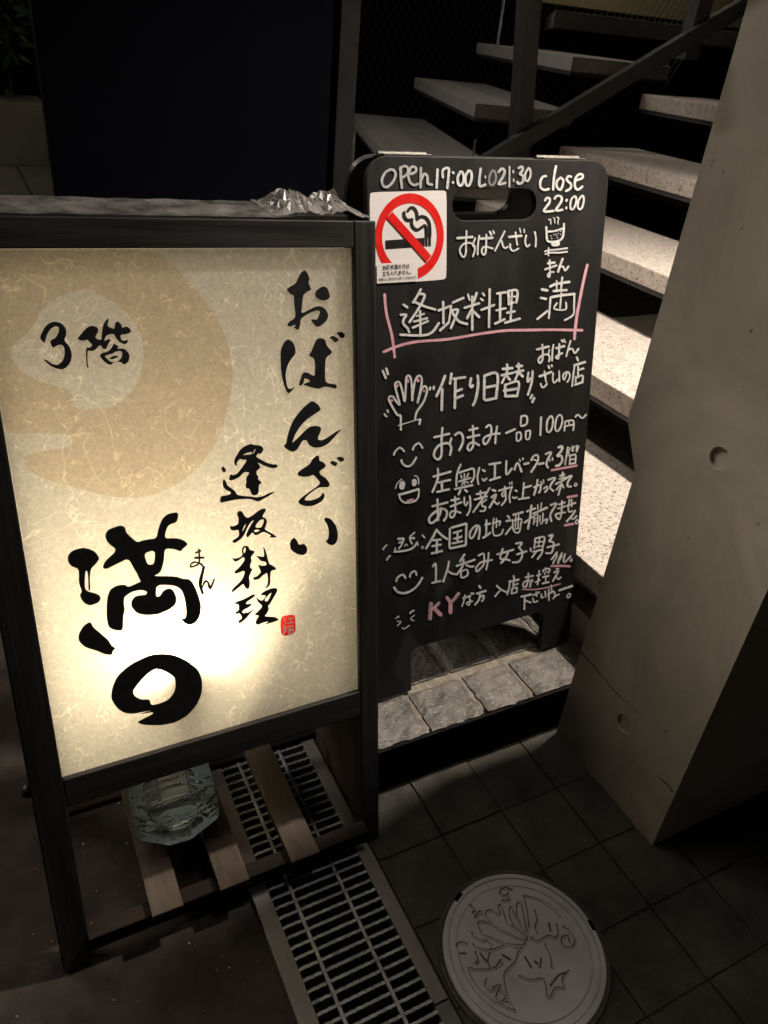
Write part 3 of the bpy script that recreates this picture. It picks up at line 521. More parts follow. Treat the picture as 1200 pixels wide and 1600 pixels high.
def paper_mat():
    # washi paper: pulp clouds and pale fibres change how much light comes through
    m, nt, N, Lk = mat('washi_paper'); co = _coords(nt, 1, (1, 1, 1), False)
    tot = None
    for k, (sc_, off, th) in enumerate(((9, 0.0, .0034), (13, 3.7, .0044), (18, 8.1, .0055), (24, 12.3, .0068), (33, 17.9, .008))):
        mp = N('ShaderNodeMapping'); mp.inputs['Location'].default_value = (off, off * .7, off * 1.3); mp.inputs['Rotation'].default_value = (0, k * 1.1, 0); Lk(co, mp.inputs[0])
        n1 = _noise(nt, mp.outputs[0], sc_, 3, .5, .5)
        line = _math(nt, 'ABSOLUTE', _math(nt, 'SUBTRACT', n1, .5))
        line = _ramp(nt, line, [(0, (1, 1, 1)), (th, (0, 0, 0))])
        mk = _ramp(nt, _noise(nt, mp.outputs[0], sc_ * 1.9, 1, .5), [(.49, (0, 0, 0)), (.60, (1, 1, 1))])
        v = _math(nt, 'MULTIPLY', line, mk)
        tot = v if tot is None else _math(nt, 'MAXIMUM', tot, v)
    cloud = _noise(nt, co, 210, 5, .7); cloud2 = _noise(nt, co, 26, 4, .6)
    base = _ramp(nt, cloud, [(.30, (.54, .52, .48)), (.72, (.73, .71, .665))])
    base = _mix(nt, _math(nt, 'MULTIPLY', cloud2, .35), base, (.50, .475, .43))
    for k, (sc_, off, th) in enumerate(((62, 5.0, .020), (88, 9.0, .028))):
        mp = N('ShaderNodeMapping'); mp.inputs['Location'].default_value = (off, off, off); Lk(co, mp.inputs[0])
        ln = _ramp(nt, _math(nt, 'ABSOLUTE', _math(nt, 'SUBTRACT', _noise(nt, mp.outputs[0], sc_, 3, .6, .6), .5)), [(0, (1, 1, 1)), (th, (0, 0, 0))])
        base = _mix(nt, _math(nt, 'MULTIPLY', ln, .30), base, (.92, .88, .80))
    col = _mix(nt, _math(nt, 'MULTIPLY', tot, 1.0), base, (.97, .93, .84))
    tr = N('ShaderNodeBsdfTranslucent'); df = N('ShaderNodeBsdfDiffuse'); gl = N('ShaderNodeBsdfGlossy'); gl.inputs['Roughness'].default_value = .35
    Lk(col, tr.inputs[0]); Lk(col, df.inputs[0])
    mx = N('ShaderNodeMixShader'); mx.inputs[0].default_value = .70; Lk(df.outputs[0], mx.inputs[1]); Lk(tr.outputs[0], mx.inputs[2])
    m2 = N('ShaderNodeMixShader'); m2.inputs[0].default_value = .03; Lk(mx.outputs[0], m2.inputs[1]); Lk(gl.outputs[0], m2.inputs[2])
    o = N('ShaderNodeOutputMaterial'); Lk(m2.outputs[0], o.inputs[0]); return m
def tint_mat(name, c):
    m, nt, N, Lk = mat(name); co = _coords(nt, 1, (1, 1, 1), False)
    col = _ramp(nt, _noise(nt, co, 14, 4), [(.3, c), (.7, tuple(min(1, v * 1.06) for v in c))])
    t = N('ShaderNodeBsdfTransparent'); Lk(col, t.inputs[0]); o = N('ShaderNodeOutputMaterial'); Lk(t.outputs[0], o.inputs[0]); return m
def film_mat():
    m, nt, N, Lk = mat('clear_film'); co = _coords(nt, 1, (1, 1, 1), False)
    t = N('ShaderNodeBsdfTransparent'); t.inputs[0].default_value = (.93, .92, .90, 1)
    p = N('ShaderNodeBsdfPrincipled'); p.inputs['Base Color'].default_value = (.42, .40, .38, 1); p.inputs['Roughness'].default_value = .06; p.inputs['Specular IOR Level'].default_value = .9
    b = N('ShaderNodeBump'); b.inputs['Strength'].default_value = 1.0; b.inputs['Distance'].default_value = .004; Lk(_math(nt, 'ABSOLUTE', _math(nt, 'SUBTRACT', _noise(nt, co, 46, 3, .55, 1.6), .5)), b.inputs['Height']); Lk(b.outputs[0], p.inputs['Normal'])
    k = _ramp(nt, _noise(nt, co, 24, 4), [(.38, (.07,) * 3), (.72, (.42,) * 3)])
    mx = N('ShaderNodeMixShader'); Lk(k, mx.inputs[0]); Lk(t.outputs[0], mx.inputs[1]); Lk(p.outputs[0], mx.inputs[2])
    o = N('ShaderNodeOutputMaterial'); Lk(mx.outputs[0], o.inputs[0]); return m
def crump_mat():
    m, nt, N, Lk = mat('crumpled_film'); co = _coords(nt, 1, (1, 1, 1), False)
    t = N('ShaderNodeBsdfTransparent'); t.inputs[0].default_value = (.95, .94, .92, 1)
    p = N('ShaderNodeBsdfPrincipled'); p.inputs['Base Color'].default_value = (.34, .32, .30, 1); p.inputs['Roughness'].default_value = .14; p.inputs['Specular IOR Level'].default_value = 1.0; p.inputs['Coat Weight'].default_value = 1.0; p.inputs['Coat Roughness'].default_value = .05
    k = _ramp(nt, _noise(nt, co, 60, 3), [(.35, (.30,) * 3), (.7, (.72,) * 3)])
    mx = N('ShaderNodeMixShader'); Lk(k, mx.inputs[0]); Lk(t.outputs[0], mx.inputs[1]); Lk(p.outputs[0], mx.inputs[2])
    o = N('ShaderNodeOutputMaterial'); Lk(mx.outputs[0], o.inputs[0]); return m
def water_mat():
    m, nt, N, Lk = mat('water_bottle_plastic')
    g = N('ShaderNodeBsdfGlass'); g.inputs['Color'].default_value = (.94, .985, 1.0, 1); g.inputs['Roughness'].default_value = .015; g.inputs['IOR'].default_value = 1.34
    d = N('ShaderNodeBsdfTranslucent'); d.inputs[0].default_value = (.86, .96, 1.0, 1)
    mx = N('ShaderNodeMixShader'); mx.inputs[0].default_value = .22; Lk(g.outputs[0], mx.inputs[1]); Lk(d.outputs[0], mx.inputs[2])
    o = N('ShaderNodeOutputMaterial'); Lk(mx.outputs[0], o.inputs[0]); return m
def lamp_mat(name, c, s):
    m, nt, N, Lk = mat(name); e = N('ShaderNodeEmission'); e.inputs[0].default_value = (*c, 1); e.inputs[1].default_value = s
    o = N('ShaderNodeOutputMaterial'); Lk(e.outputs[0], o.inputs[0]); return m
def seal_mat():
    m, nt, N, Lk = mat('red_seal_ink'); co = _coords(nt, 1, (1, 1, 1), False)
    col = _ramp(nt, _noise(nt, co, 160, 3), [(.3, (.80, .03, .02)), (.7, (.95, .06, .04))])
    tp = N('ShaderNodeBsdfTransparent'); df = N('ShaderNodeBsdfDiffuse'); Lk(col, tp.inputs[0]); Lk(col, df.inputs[0])
    mx = N('ShaderNodeMixShader'); mx.inputs[0].default_value = .25; Lk(tp.outputs[0], mx.inputs[1]); Lk(df.outputs[0], mx.inputs[2])
    o = N('ShaderNodeOutputMaterial'); Lk(mx.outputs[0], o.inputs[0]); return m
M_SEALT = seal_mat()
M_PAPER = paper_mat(); M_MOON = tint_mat('moon_wash', (.87, .80, .70)); M_FILM = film_mat(); M_WATER = water_mat(); M_CRUMP = crump_mat()
M_BULB = lamp_mat('lamp_glass', (1.0, .82, .54), 490)

# ================================================================ ground
gx = [-40, .208, .404, 40]; gy = [-12, -.62, .985, 40]
g = MB()
for i in range(3):
    for j in range(3):
        if i == 1 and j == 1: continue
        a = [g.bm.verts.new((gx[i + p], gy[j + q], -.006)) for p, q in ((0, 0), (1, 0), (1, 1), (0, 1))]; g.bm.faces.new(a)
struct('ground', g, M_ASPH)
g = MB(); g.box(.196, .208, -.63, .985, -.25, -.008); g.box(.404, .416, -.63, .985, -.25, -.008); g.box(.208, .404, -.63, .985, -.262, -.25); g.box(.196, .416, .985, .995, -.262, -.008); g.box(.196, .416, -.64, -.63, -.262, -.008)
struct('drain_channel', g, M_BLACK)
def rough_tile(mb, x0, x1, y0, y1, z0, z1, n=7, amp=.0016, seed=0, edge=.004):
    b = bmesh.new(); V = {}
    def wob(x, y, z): return noise.noise(Vector((x * 60 + seed, y * 60, z * 60)))
    for i in range(n + 1):
        for j in range(n + 1):
            fx, fy = i / n, j / n
            x = x0 + (x1 - x0) * fx; y = y0 + (y1 - y0) * fy
            d = min(fx, 1 - fx, fy, 1 - fy)
            z = z1 - (edge if d == 0 else (edge * .12 if d <= 1.01 / n else 0)) + amp * (wob(x, y, 1) + .5 * wob(x * 2.3, y * 2.3, 2))
            if d == 0: x += amp * 1.3 * wob(x, y, 5); y += amp * 1.3 * wob(x, y, 9)
            V[i, j] = b.verts.new((x, y, z))
    for i in range(n):
        for j in range(n): b.faces.new([V[i, j], V[i + 1, j], V[i + 1, j + 1], V[i, j + 1]])
    rim = [V[i, 0] for i in range(n)] + [V[n, j] for j in range(n)] + [V[i, n] for i in range(n, 0, -1)] + [V[0, j] for j in range(n, 0, -1)]
    lo = [b.verts.new((v.co.x, v.co.y, z0)) for v in rim]
    for i in range(len(rim)):
        j = (i + 1) % len(rim); b.faces.new([rim[j], rim[i], lo[i], lo[j]])
    mb._merge(b, None)
pv = MB(); mc = Vector((.538, .397)); k = 0
xs = [.408 + .1185 * i for i in range(13)]; ys = [.728 - .1185 * i for i in range(13)]
for i, x in enumerate(xs):
    for j, y in enumerate(ys):
        k += 1
        cx, cy = x + .056, y - .056
        if (Vector((cx, cy)) - mc).length < .075: continue
        rough_tile(pv, x + .0018, x + .1167, y - .1167, y - .0018, -.03, -.001 + random.uniform(-.0012, .0012), 5, .0013, k * 3.1, .0022)
struct('pavement', pv, M_PAV, smooth=False)
# stone step in front of the stairs
s = MB(); s.box(.436, .96, .741, 2.5, -.02, .0985); s.box(.9605, 3.2, .765, 2.5, -.02, .0985)
struct('step', s, M_MORT)
s = MB(); s.box(.434, .96, .7270, .7405, -.02, .0985, .001); s.box(.4285, .4335, .7270, 2.5, -.02, .0985)
struct('step_riser', s, M_RISER)
s = MB(); xs = [.440, .5605, .675, .7805, .8985, .959, 1.07, 1.18]; rows = [(.732, .824), (.8425, .935), (.948, 1.05), (1.06, 1.165), (1.175, 1.28), (1.29, 1.4), (1.41, 1.53), (1.54, 1.66)]
for j, (a, b) in enumerate(rows):
    for i in range(len(xs) - 1):
        x0, x1 = xs[i], xs[i + 1]
        if j == 0 and x0 > .95: continue
        o = 0 if j == 0 else -.012
        rough_tile(s, x0 + .0035 + o, x1 - .0035 + o, a, b, .06, .107 + random.uniform(-.001, .001), 9, .0034 if j == 0 else .0018, i * 5.3 + j * 17.1, .0055)
struct('step_paving', s, M_STONE, smooth=False)

# ================================================================ drain grate
t = thing('drain_grate', 'long steel drain grate in the ground running under the lit sign', 'drain grate', T(.305, .3, 0))
m = MB(); m.box(.208, .2335, -.62, .98, -.03, .0015, .0015); m.box(.211, .2335, .20, .205, .001, .0016); obj('frame_rail', m, M_FRAME, t)
m = MB(); m.box(.383, .4055, .3885, .98, -.03, .0015, .0015); obj('frame_rail', m, M_FRAME, t)
m = MB(); m.box(.383, .4055, -.62, .3865, -.03, .0012, .0015); obj('frame_rail', m, M_FRAME2, t, label='greyer cement-coloured length of the frame')
m = MB(); n = 100
for i in range(n):
    y = -.60 + i * .0158
    m.box(.234, .3825, y - .0022, y + .0022, -.024, -.0012)
    for q in range(13):
        x = .238 + q * .0115; m.box(x, x + .0085, y - .0022, y + .0022, -.0013, .0002 + random.uniform(-.0002, .0002))
for x in (.265, .3385): m.box(x - .0026, x + .0026, -.61, .975, -.006, .0012, .001)
obj('grating', m, M_STEEL, t)

# ================================================================ manhole cover
MH = T(.538, .397, 0) @ Matrix.Diagonal((.975, .975, 1, 1))
t = thing('manhole_cover', 'small round grey manhole cover with a raised picture of a tree and star', 'manhole cover', MH)
m = MB(); m.lathe([(.1225, -.02), (.1225, .002), (.1265, .0025), (.129, .001), (.129, -.02)], 72, MH); obj('rim', m, M_GRIME, t, True)
m = MB(); m.lathe([(0, .004), (.0985, .004), (.0992, .0022), (.1006, .0022), (.1012, .004), (.1105, .004), (.1112, .0022), (.1130, .0022), (.1137, .0048), (.1195, .0048), (.1212, .0035), (.1216, -.015)], 96, MH); obj('lid', m, M_LID, t)
f = lambda px, py, l=0: on_plane(px, py, Vector((0, 0, .0042)), Vector((0, 0, 1))) + Vector((0, 0, l))
m = MB(); x0, y0, s_, w_, L = LID_LINES
for i, (c, w, P) in enumerate(L): ribbon(m, [(x0 + a / s_, y0 + b / s_) for a, b in P], (w or w_) / s_, f, .00003 * i, .1)
obj('relief', m, M_GRIME, t)
m = MB()
for i, (c, w, P) in enumerate(L):
    Q = [on_plane(x0 + (a + 6) / s_, y0 + (b + 7) / s_, Vector((0, 0, .0040)), Vector((0, 0, 1))) for a, b in catmull(P, 3)]
    if len(Q) > 2: m.tube([tuple(q) for q in Q], .0015, 6)
obj('relief_ridge', m, M_LID, t, True)
for px in ((721, 1405), (917, 1448)):
    c = on_plane(*px, Vector((0, 0, .005)), Vector((0, 0, 1))); a = math.atan2(c.y - .397, c.x - .538)
    m = MB(); m.box(-.003, .0035, -.008, .008, .0045, .0054, .0008, T(.538 + .1165 * math.cos(a), .397 + .1165 * math.sin(a), 0) @ Matrix.Rotation(a, 4, 'Z')); obj('pick_slot', m, M_BLACK, t)

# ================================================================ concrete pillar
t = thing('concrete_pillar', 'bare concrete pillar beside the stairs with round tie holes and a crack', 'pillar', T(.842, .6, 0))
prof = [(.452, -.05), (.713, -.05), (.713, .572), (.7545, .640), (.753, 2.7), (.452, 2.7)]
circ = lambda cy, cz, r: [(cy + r * math.cos(k * math.pi / 14), cz + r * math.sin(k * math.pi / 14)) for k in range(28)]
m = MB(); m.prism([prof, circ(.585, .664, .0160), circ(.582, .158, .0160)], 'x', .842, .848)
m.prism([prof], 'x', .8481, 1.42); obj('shaft', m, M_CONC, t)
fp = lambda px, py, l=0: on_plane(px, py, Vector((.842, 0, 0)), Vector((1, 0, 0))) - Vector((l, 0, 0))
m = MB()
P = [(907, 1017), (913, 1024), (921, 1034), (930, 1041), (937, 1053), (946, 1061), (952, 1071), (962, 1080), (970, 1090), (981, 1099), (990, 1108), (1003, 1117)]
for i in range(len(P) - 1): ribbon(m, P[i:i + 2], 2.0 - .13 * i, fp, .0003, .3)
for i, (a, b, w) in enumerate((((1027, 1212), (1035, 1219), 1.2), ((1035, 1219), (1044, 1226), 2.2), ((1044, 1226), (1051, 1237), 2.4))): ribbon(m, [a, b], w, fp, .0003, .3)
obj('crack', m, M_GRIME, t)

# ================================================================ stairs
A_, RISE, GO, X1, Z1 = .827, .176, .317, .944, .283
t = thing('staircase', 'open staircase of pale granite treads rising behind the blackboard and pillar', 'staircase', T(X1, 1.5, .1))
for k in range(5):
    x, z = X1 + GO * k, Z1 + RISE * k; dx = .012 * k
    m = MB(); m.box(x, x + .356, .772, 2.33, z - .047, z, .003); tr = obj('tread', m, M_GRAN, t)
    m = MB(); m.box(x + .004, x + .350, .774, 2.32, z - .060, z - .0475, .002); obj('tread_plate', m, M_POLE, tr)
def beam(mb, a, b, w, h):
    a, b = Vector(a), Vector(b); d = (b - a); q = d.to_track_quat('X', 'Z').to_matrix().to_4x4(); q.translation = a
    mb.box(0, d.length, -w / 2, w / 2, -h / 2, h / 2, .003, q)
m = MB(); beam(m, (.96, 2.385, .385), (4.2, 2.385, 2.11), .03, .055); obj('rail', m, M_POLE, t)
for a, b in (((1.80, 2.42, .7), (1.66, 2.42, 1.75)), ((2.47, 2.42, 1.1), (2.49, 2.42, 2.4))):
    m = MB(); beam(m, a, b, .05, .066); obj('post', m, M_POLE, t)
m = MB(); m.box(1.02, 1.05, .80, 2.3, .10, .235, .003); m.box(.955, 1.0, .80, 2.3, .10, .17, .003); obj('base', m, M_CONC, t)
m = MB(); m.box(X1 + .357, X1 + .372, .772, 1.02, Z1 - .04, Z1 + .085, .002); obj('upstand', m, M_CONC, t)
# second flight further back
t = thing('staircase', 'darker flight of grey treads far behind the steel rail at top', 'staircase', T(2.2, 4.4, .5))
LEN = (-2.1, -1.55, -1.7)
for k in range(3):
    z = .66 + .205 * k; x, y = 2.13 + .405 * k, 4.57
    Mt = T(x, y, z) @ Matrix.Rotation(R_(-19), 4, 'Z')
    m = MB(); m.box(0, .44, LEN[k], 0, -.055, 0, .004, Mt); tr = obj('tread', m, M_GRAN2, t)
    m = MB(); m.box(.004, .436, LEN[k] + .01, -.01, -.070, -.0555, .002, Mt); obj('tread_plate', m, M_POLE, tr)
m = MB(); m.prism([[(3.34, 4.39), (5.2, 4.16), (5.2, 5.95), (4.45, 5.95)]], 'z', 1.185, 1.275, None, .004); obj('landing', m, M_GRAN2, t)
for x, y, a, b in ((1.655, 2.5, .70, .80), (1.69, 2.5, 1.08, 1.6), (1.184, 2.5, .70, .815)):
    m = MB(); m.tube([(x, y, a), (x, y, b)], .0045, 8); obj('rod', m, M_STEEL, t)
# wire fence, dark walls
m = MB()
for i in range(0, 62):
    for s_ in (1, -1):
        x = 1.35 + i * .06
        a = Vector((x, 5.4 + .002 * s_, .3)); b = a + Vector((s_ * 1.3, 0, 2.2))
        if min(a.x, b.x) > 1.3: m.tube([a, b], .0013, 3, None, False)
tag(obj('wire_fence', m, M_WIRE), 'fine diamond wire mesh fence in the dark behind the far treads', 'fence')
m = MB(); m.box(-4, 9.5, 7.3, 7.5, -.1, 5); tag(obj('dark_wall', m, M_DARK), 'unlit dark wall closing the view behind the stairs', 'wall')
m = MB(); m.box(4.1, 9.2, 6.0, 6.15, 1.375, 4); tag(obj('beige_wall', m, M_BEIGE), 'dim beige wall high behind the steel posts at top right', 'wall')
t = thing('partition', 'tall dark navy partition panel behind the lit sign', 'partition', T(.46, 1.7, 0))
m = MB(); m.box(.172, .748, 1.70, 1.74, -.05, 2.6, .003); obj('panel', m, M_NAVY, t)
m = MB(); m.box(.752, .796, 1.685, 1.74, -.05, 2.6, .003); obj('post', m, M_BLACKWIRE, t)
# paved corner at far left
m = MB(); m.box(-4, .42, 4.4, 6.6, -.02, .006, .004); m.box(.43, 1.6, 4.4, 6.6, -.02, .008, .004); struct('path', m, M_PALE)
m = MB(); m.prism([[(-1.6, 0), (.66, 0), (.68, .42), (-1.6, .42)]], 'y', 6.62, 7.1, None, .01); tag(obj('planter', m, M_PALE), 'long beige planter box under dark shrubs at the left edge', 'planter')
t = thing('shrub', 'dark green shrub growing out of the beige planter', 'shrub', T(.2, 6.85, .4))
m = MB()
for i in range(900):
    c = Vector((random.uniform(-.9, .62), random.uniform(6.64, 7.05), .44 + 1.15 * random.random() ** .8)); c.x += .1 * math.sin(c.z * 9)
    a = Vector((random.uniform(-1, 1), random.uniform(-1, 1), random.uniform(-.6, .9))).normalized(); b = a.orthogonal().normalized(); L_, W_ = random.uniform(.04, .10), random.uniform(.012, .028)
    v = [m.bm.verts.new(c + q) for q in (a * -L_, b * W_ + a * -.2 * L_, a * L_, b * -W_ + a * -.2 * L_)]; m.bm.faces.new(v)
obj('foliage', m, M_LEAF, t)
m = MB()
for i in range(9):
    x = -.8 + i * .16; m.tube([(x, 6.85, .40), (x + .03, 6.87, .8), (x + random.uniform(-.08, .08), 6.8, 1.3)], [.012, .009, .004], 6)
obj('stem', m, M_GRIME, t)
m = MB(); m.lathe([(0, 0), (.05, 0), (.062, .12), (.064, .125), (.058, .125), (.05, .01), (0, .01)], 20, T(.70, 6.5, .008)); tag(obj('blue_container', m, M_BLUE, None, True), 'small blue container on the pale slabs beside the planter', 'container')
# cable on the step
t_ = [on_plane(px, py, Vector((0, 0, .118)), Vector((0, 0, 1))) for px, py in ((850, 930), (880, 944), (905, 949), (930, 948), (960, 960))]
m = MB(); m.tube(catmull([tuple(p) for p in t_], 5), .006, 10); tag(obj('cable', m, M_RUBBER, None, True), 'black cable lying on the step between blackboard and pillar', 'cable')

# ================================================================ lit sign
ML = basis((-.0175, .6309, 0), .031, .2471, -.0324)
t = thing('light_box_sign', 'lit paper sign in a dark wooden stand with black brush writing', 'sign', ML)
XR = .4145
for x0, x1, zb in ((-.0375, 0, 0.0), (XR, .4445, .0145)):
    m = MB(); m.box(x0, x1, 0, .03, zb, .951, .0018, ML); obj('front_post', m, M_WOOD, t)
    m = MB(); xa, xb = (x0 + .001, -.008) if x0 < 0 else (XR + .008, x1 - .001)
    m.prism([[(.046, .950), (.076, .950), (.308, zb + .002), (.278, zb + .002)]], 'x', xa, xb, ML, .0015); obj('back_post', m, M_WOOD, t)
    m = MB(); xa, xb = (-.026, -.019) if x0 < 0 else (XR + .019, XR + .026)
    zb_ = .255 if x0 < 0 else .035
    m.prism([[(.0305, zb_), (.0305, .944), (.047, .944), (.047 + .2508 * (.944 - zb_), zb_)]], 'x', xa, xb, ML); obj('side_board', m, M_SIDE, t)
m = MB(); m.box(.0005, XR - .0005, .0002, .03, .9199, .9507, .0015, ML); obj('top_rail', m, M_WOODH, t)
m = MB(); m.box(.0005, XR - .0005, .0002, .03, .2565, .2966, .0015, ML); obj('bottom_rail', m, M_WOODH, t)
m = MB(); m.prism([[(.0305, .9385), (.0305, .9575), (.078, .9695), (.078, .9385)]], 'x', -.007, XR + .007, ML, .001); obj('top_board', m, M_WOODH, t)
m = MB(); m.prism([[(.074, .935), (.066, .935), (.232, .25), (.240, .25)]], 'x', -.018, XR + .018, ML); obj('back_board', m, M_SIDE, t)
m = MB(); m.prism([[(.031, .262), (.031, .936), (.060, .936), (.222, .262)]], 'x', -.006, -.003, ML); m.prism([[(.031, .262), (.031, .936), (.060, .936), (.222, .262)]], 'x', XR + .003, XR + .006, ML)
m.prism([[(.064, .934), (.061, .934), (.224, .262), (.227, .262)]], 'x', -.002, XR + .002, ML); m.box(-.002, XR + .002, .031, .060, .9305, .934, 0, ML); obj('lining', m, M_WHITE, t)
m = MB(); m.box(.235, XR + .006, .031, .205, .2575, .2620, 0, ML); obj('bottom_board', m, M_WHITE, t)
m = MB(); b = bmesh.new(); v = [b.verts.new(q) for q in ((.0004, .008, .2970), (XR - .0004, .008, .2970), (XR - .0004, .008, .9195), (.0004, .008, .9195))]; b.faces.new(v); m._merge(b, ML)
obj('paper_panel', m, M_PAPER, t)
fL = face_map(ML, .008)
def clip_moon(P):
    MI = ML.inverted(); out = []
    for px, py in P:
        q = MI @ fL(px, py); out.append((min(max(q.x, .001), XR), min(max(q.z, .298), .919)))
    return out
m = MB(); f2 = lambda x, z: ML @ Vector((x, .0077, z))
m.sheet([clip_moon(chaikin(MOON)), clip_moon(chaikin(MOON_GAP))], f2); obj('painted_moon', m, M_MOON, t)
i = 0
for gi, (x0, y0, s_, polys) in enumerate(BRUSH):
    if gi in (0, 3, 5, 7): m = MB()
    for loops in polys:
        i += 1
        m.sheet([[(x0 + a / s_, y0 + b / s_) for a, b in chaikin(chaikin(L))] for L in loops], lambda x, y: fL(x, y, .0009 + .00001 * i))
    if gi in (2, 4, 6, 7): obj('brush_lettering', m, M_INK, t)
m = MB(); x0, y0, s_, w_, L = READING
for j, (c, w, P) in enumerate(L): ribbon(m, [(x0 + a / s_, y0 + b / s_) for a, b in P], (w or w_) / s_, fL, .0012 + .00001 * j, .25)
obj('small_reading', m, M_INK, t)
m = MB(); x0, y0, s_, polys = SEAL; m.sheet([[(x0 + a / s_, y0 + b / s_) for a, b in chaikin(polys[0][0])]], lambda x, y: fL(x, y, .0009)); sl_ = obj('seal', m, M_SEALT, t)
m = MB(); x0, y0, s_, w_, L = SEAL_CUT
for j, (c, w, P) in enumerate(L): ribbon(m, [(x0 + a / s_, y0 + b / s_) for a, b in P], 1.25, fL, .0012 + .00001 * j, .1)
obj('seal_characters', m, M_STW, sl_)
# lamp and fittings behind the paper
BX, BY, BZ = .164, .031, .414
m = MB(); m.lathe([(0, .0182), (.0074, .0167), (.0123, .0130), (.0158, .0070), (.0168, .002), (.0169, -.001), (0, -.001)], 24, ML @ T(BX, BY, BZ)); obj('lamp', m, M_BULB, t, True)
m = MB(); m.lathe([(0, -.0015), (.0173, -.0015), (.0170, -.006), (.012, -.026), (.0105, -.034), (.012, -.034), (.013, -.045), (.013, -.08), (.008, -.085), (.008, -.165), (0, -.165)], 20, ML @ T(BX, BY, BZ)); obj('lamp_socket', m, M_RUBBER, t, True)
MI = ML.inverted(); pa, pb = MI @ fL(488, 888), MI @ fL(374, 1150)
dv = Vector((pb.x - pa.x, 0, pb.z - pa.z)).normalized(); nv = Vector((dv.z, 0, -dv.x)) * .004
m = MB(); m.prism([[(pa.x, pa.z), (pb.x, pb.z), (pb.x + nv.x, pb.z + nv.z), (pa.x + nv.x, pa.z + nv.z)]], 'y', .022, .135, ML); obj('inner_board', m, M_WHITE, t)
m = MB(); m.lathe([(0, .010), (.006, .009), (.009, .004), (.009, 0), (0, 0)], 16, ML @ T(-.0375, .015, .287) @ Matrix.Rotation(R_(-90), 4, 'Y')); obj('knob', m, M_RUBBER, t, True)
for x0, x1, yb in ((.0652, .1078, .862), (.1600, .2030, .860), (.2670, .3120, .858)):
    m = MB(); m.box(x0, x1, .6245, yb, .048, .060, .0012); obj('slat', m, M_SLAT, t)
for a, b, z in ((.634, .657, .020), (.846, .858, .035)):
    m = MB(); m.box(-.017, .399, a, b, z, .0475, .0015); obj('cross_rail', m, M_RAIL, t)

# clear film lying along the top of the sign, bunched up at its right end
ft = thing('plastic_film', 'crumpled clear plastic film lying along the top of the lit sign', 'plastic film', ML @ T(.2, .04, .955))
m = MB(); nx, ny = 90, 6; V = {}
for i in range(nx + 1):
    for j in range(ny + 1):
        x = -.037 + .375 * i / nx; y = .003 + .080 * j / ny + .002 * noise.noise(Vector((x * 14, j, 1)))
        V[i, j] = m.bm.verts.new(ML @ Vector((x, y, .9522 + .258 * y + .0012 * abs(noise.noise(Vector((x * 16, y * 70, 11)))) + .0008 * noise.noise(Vector((x * 45, y * 40, 2))))))
for i in range(nx):
    for j in range(ny): m.bm.faces.new([V[i, j], V[i + 1, j], V[i + 1, j + 1], V[i, j + 1]])
obj('flat_film', m, M_FILM, ft, True)
env = [(.318, 0), (.330, .006), (.340, .013), (.350, .016), (.361, .014), (.374, .008), (.385, .007), (.396, .014), (.406, .017), (.414, .011), (.424, .005), (.440, 0)]
def envel(x):
    for (x0, h0), (x1, h1) in zip(env, env[1:]):
        if x0 <= x <= x1: return h0 + (h1 - h0) * (x - x0) / (x1 - x0)
    return 0
rnd = random.Random(5); m = MB(); nx, ny = 30, 9; V = {}
for i in range(nx + 1):
    for j in range(ny + 1):
        x = .316 + .124 * i / nx; y = .002 + .086 * j / ny; e = 1 if 0 < i < nx and 0 < j < ny else 0
        x += e * rnd.uniform(-.0022, .0022); y += e * rnd.uniform(-.003, .003)
        h = envel(x) * (.25 + 1.05 * math.sin(math.pi * min(1, max(0, y / .088))) ** .7) * rnd.uniform(.62, 1.25) + rnd.uniform(0, .0022)
        V[i, j] = m.bm.verts.new(ML @ Vector((x, y, .9526 + .25 * y + h)))
for i in range(nx):
    for j in range(ny):
        q = [V[i, j], V[i + 1, j], V[i + 1, j + 1], V[i, j + 1]]
        if rnd.random() < .5: m.bm.faces.new([q[0], q[1], q[2]]); m.bm.faces.new([q[0], q[2], q[3]])
        else: m.bm.faces.new([q[0], q[1], q[3]]); m.bm.faces.new([q[1], q[2], q[3]])
obj('crumpled_end', m, M_CRUMP, ft)

# water bottle on the slats, its base towards us
MBt = T(.127, .714, .0605 + .049) @ Matrix.Rotation(R_(-4), 4, 'Z')
t = thing('water_bottle', 'clear plastic bottle full of water lying on the slats under the lit sign', 'bottle', MBt)
def octo(s_, y, n=64):
    out = []
    for k in range(n):
        a = 2 * math.pi * k / n; c, d = abs(math.cos(a)), abs(math.sin(a))
        r = 1 / max(c, d, (c + d) / 1.30) ; r = min(r, 1.09)
        out.append((.061 * s_ * r * math.cos(a), y, .047 * s_ * r * math.sin(a)))
    return out
secs = [(.06, .016), (.18, .0155), (.30, .014), (.42, .0125), (.52, .010), (.60, .005), (.68, .0008), (.76, .000), (.86, .0005), (.93, .004), (.985, .012), (1.0, .020), (1.0, .028), (.95, .030), (.95, .034), (1.0, .036), (1.0, .041), (.95, .043), (.95, .047), (1.0, .049), (1.0, .058), (.955, .061), (.955, .065), (1.0, .068), (1.0, .076), (.955, .079), (.955, .083), (1.0, .086), (1, .11), (1, .135), (1, .16), (1, .19), (.95, .205), (.75, .235), (.45, .262), (.27, .275), (.27, .29)]
m = MB(); b = bmesh.new(); rings = []
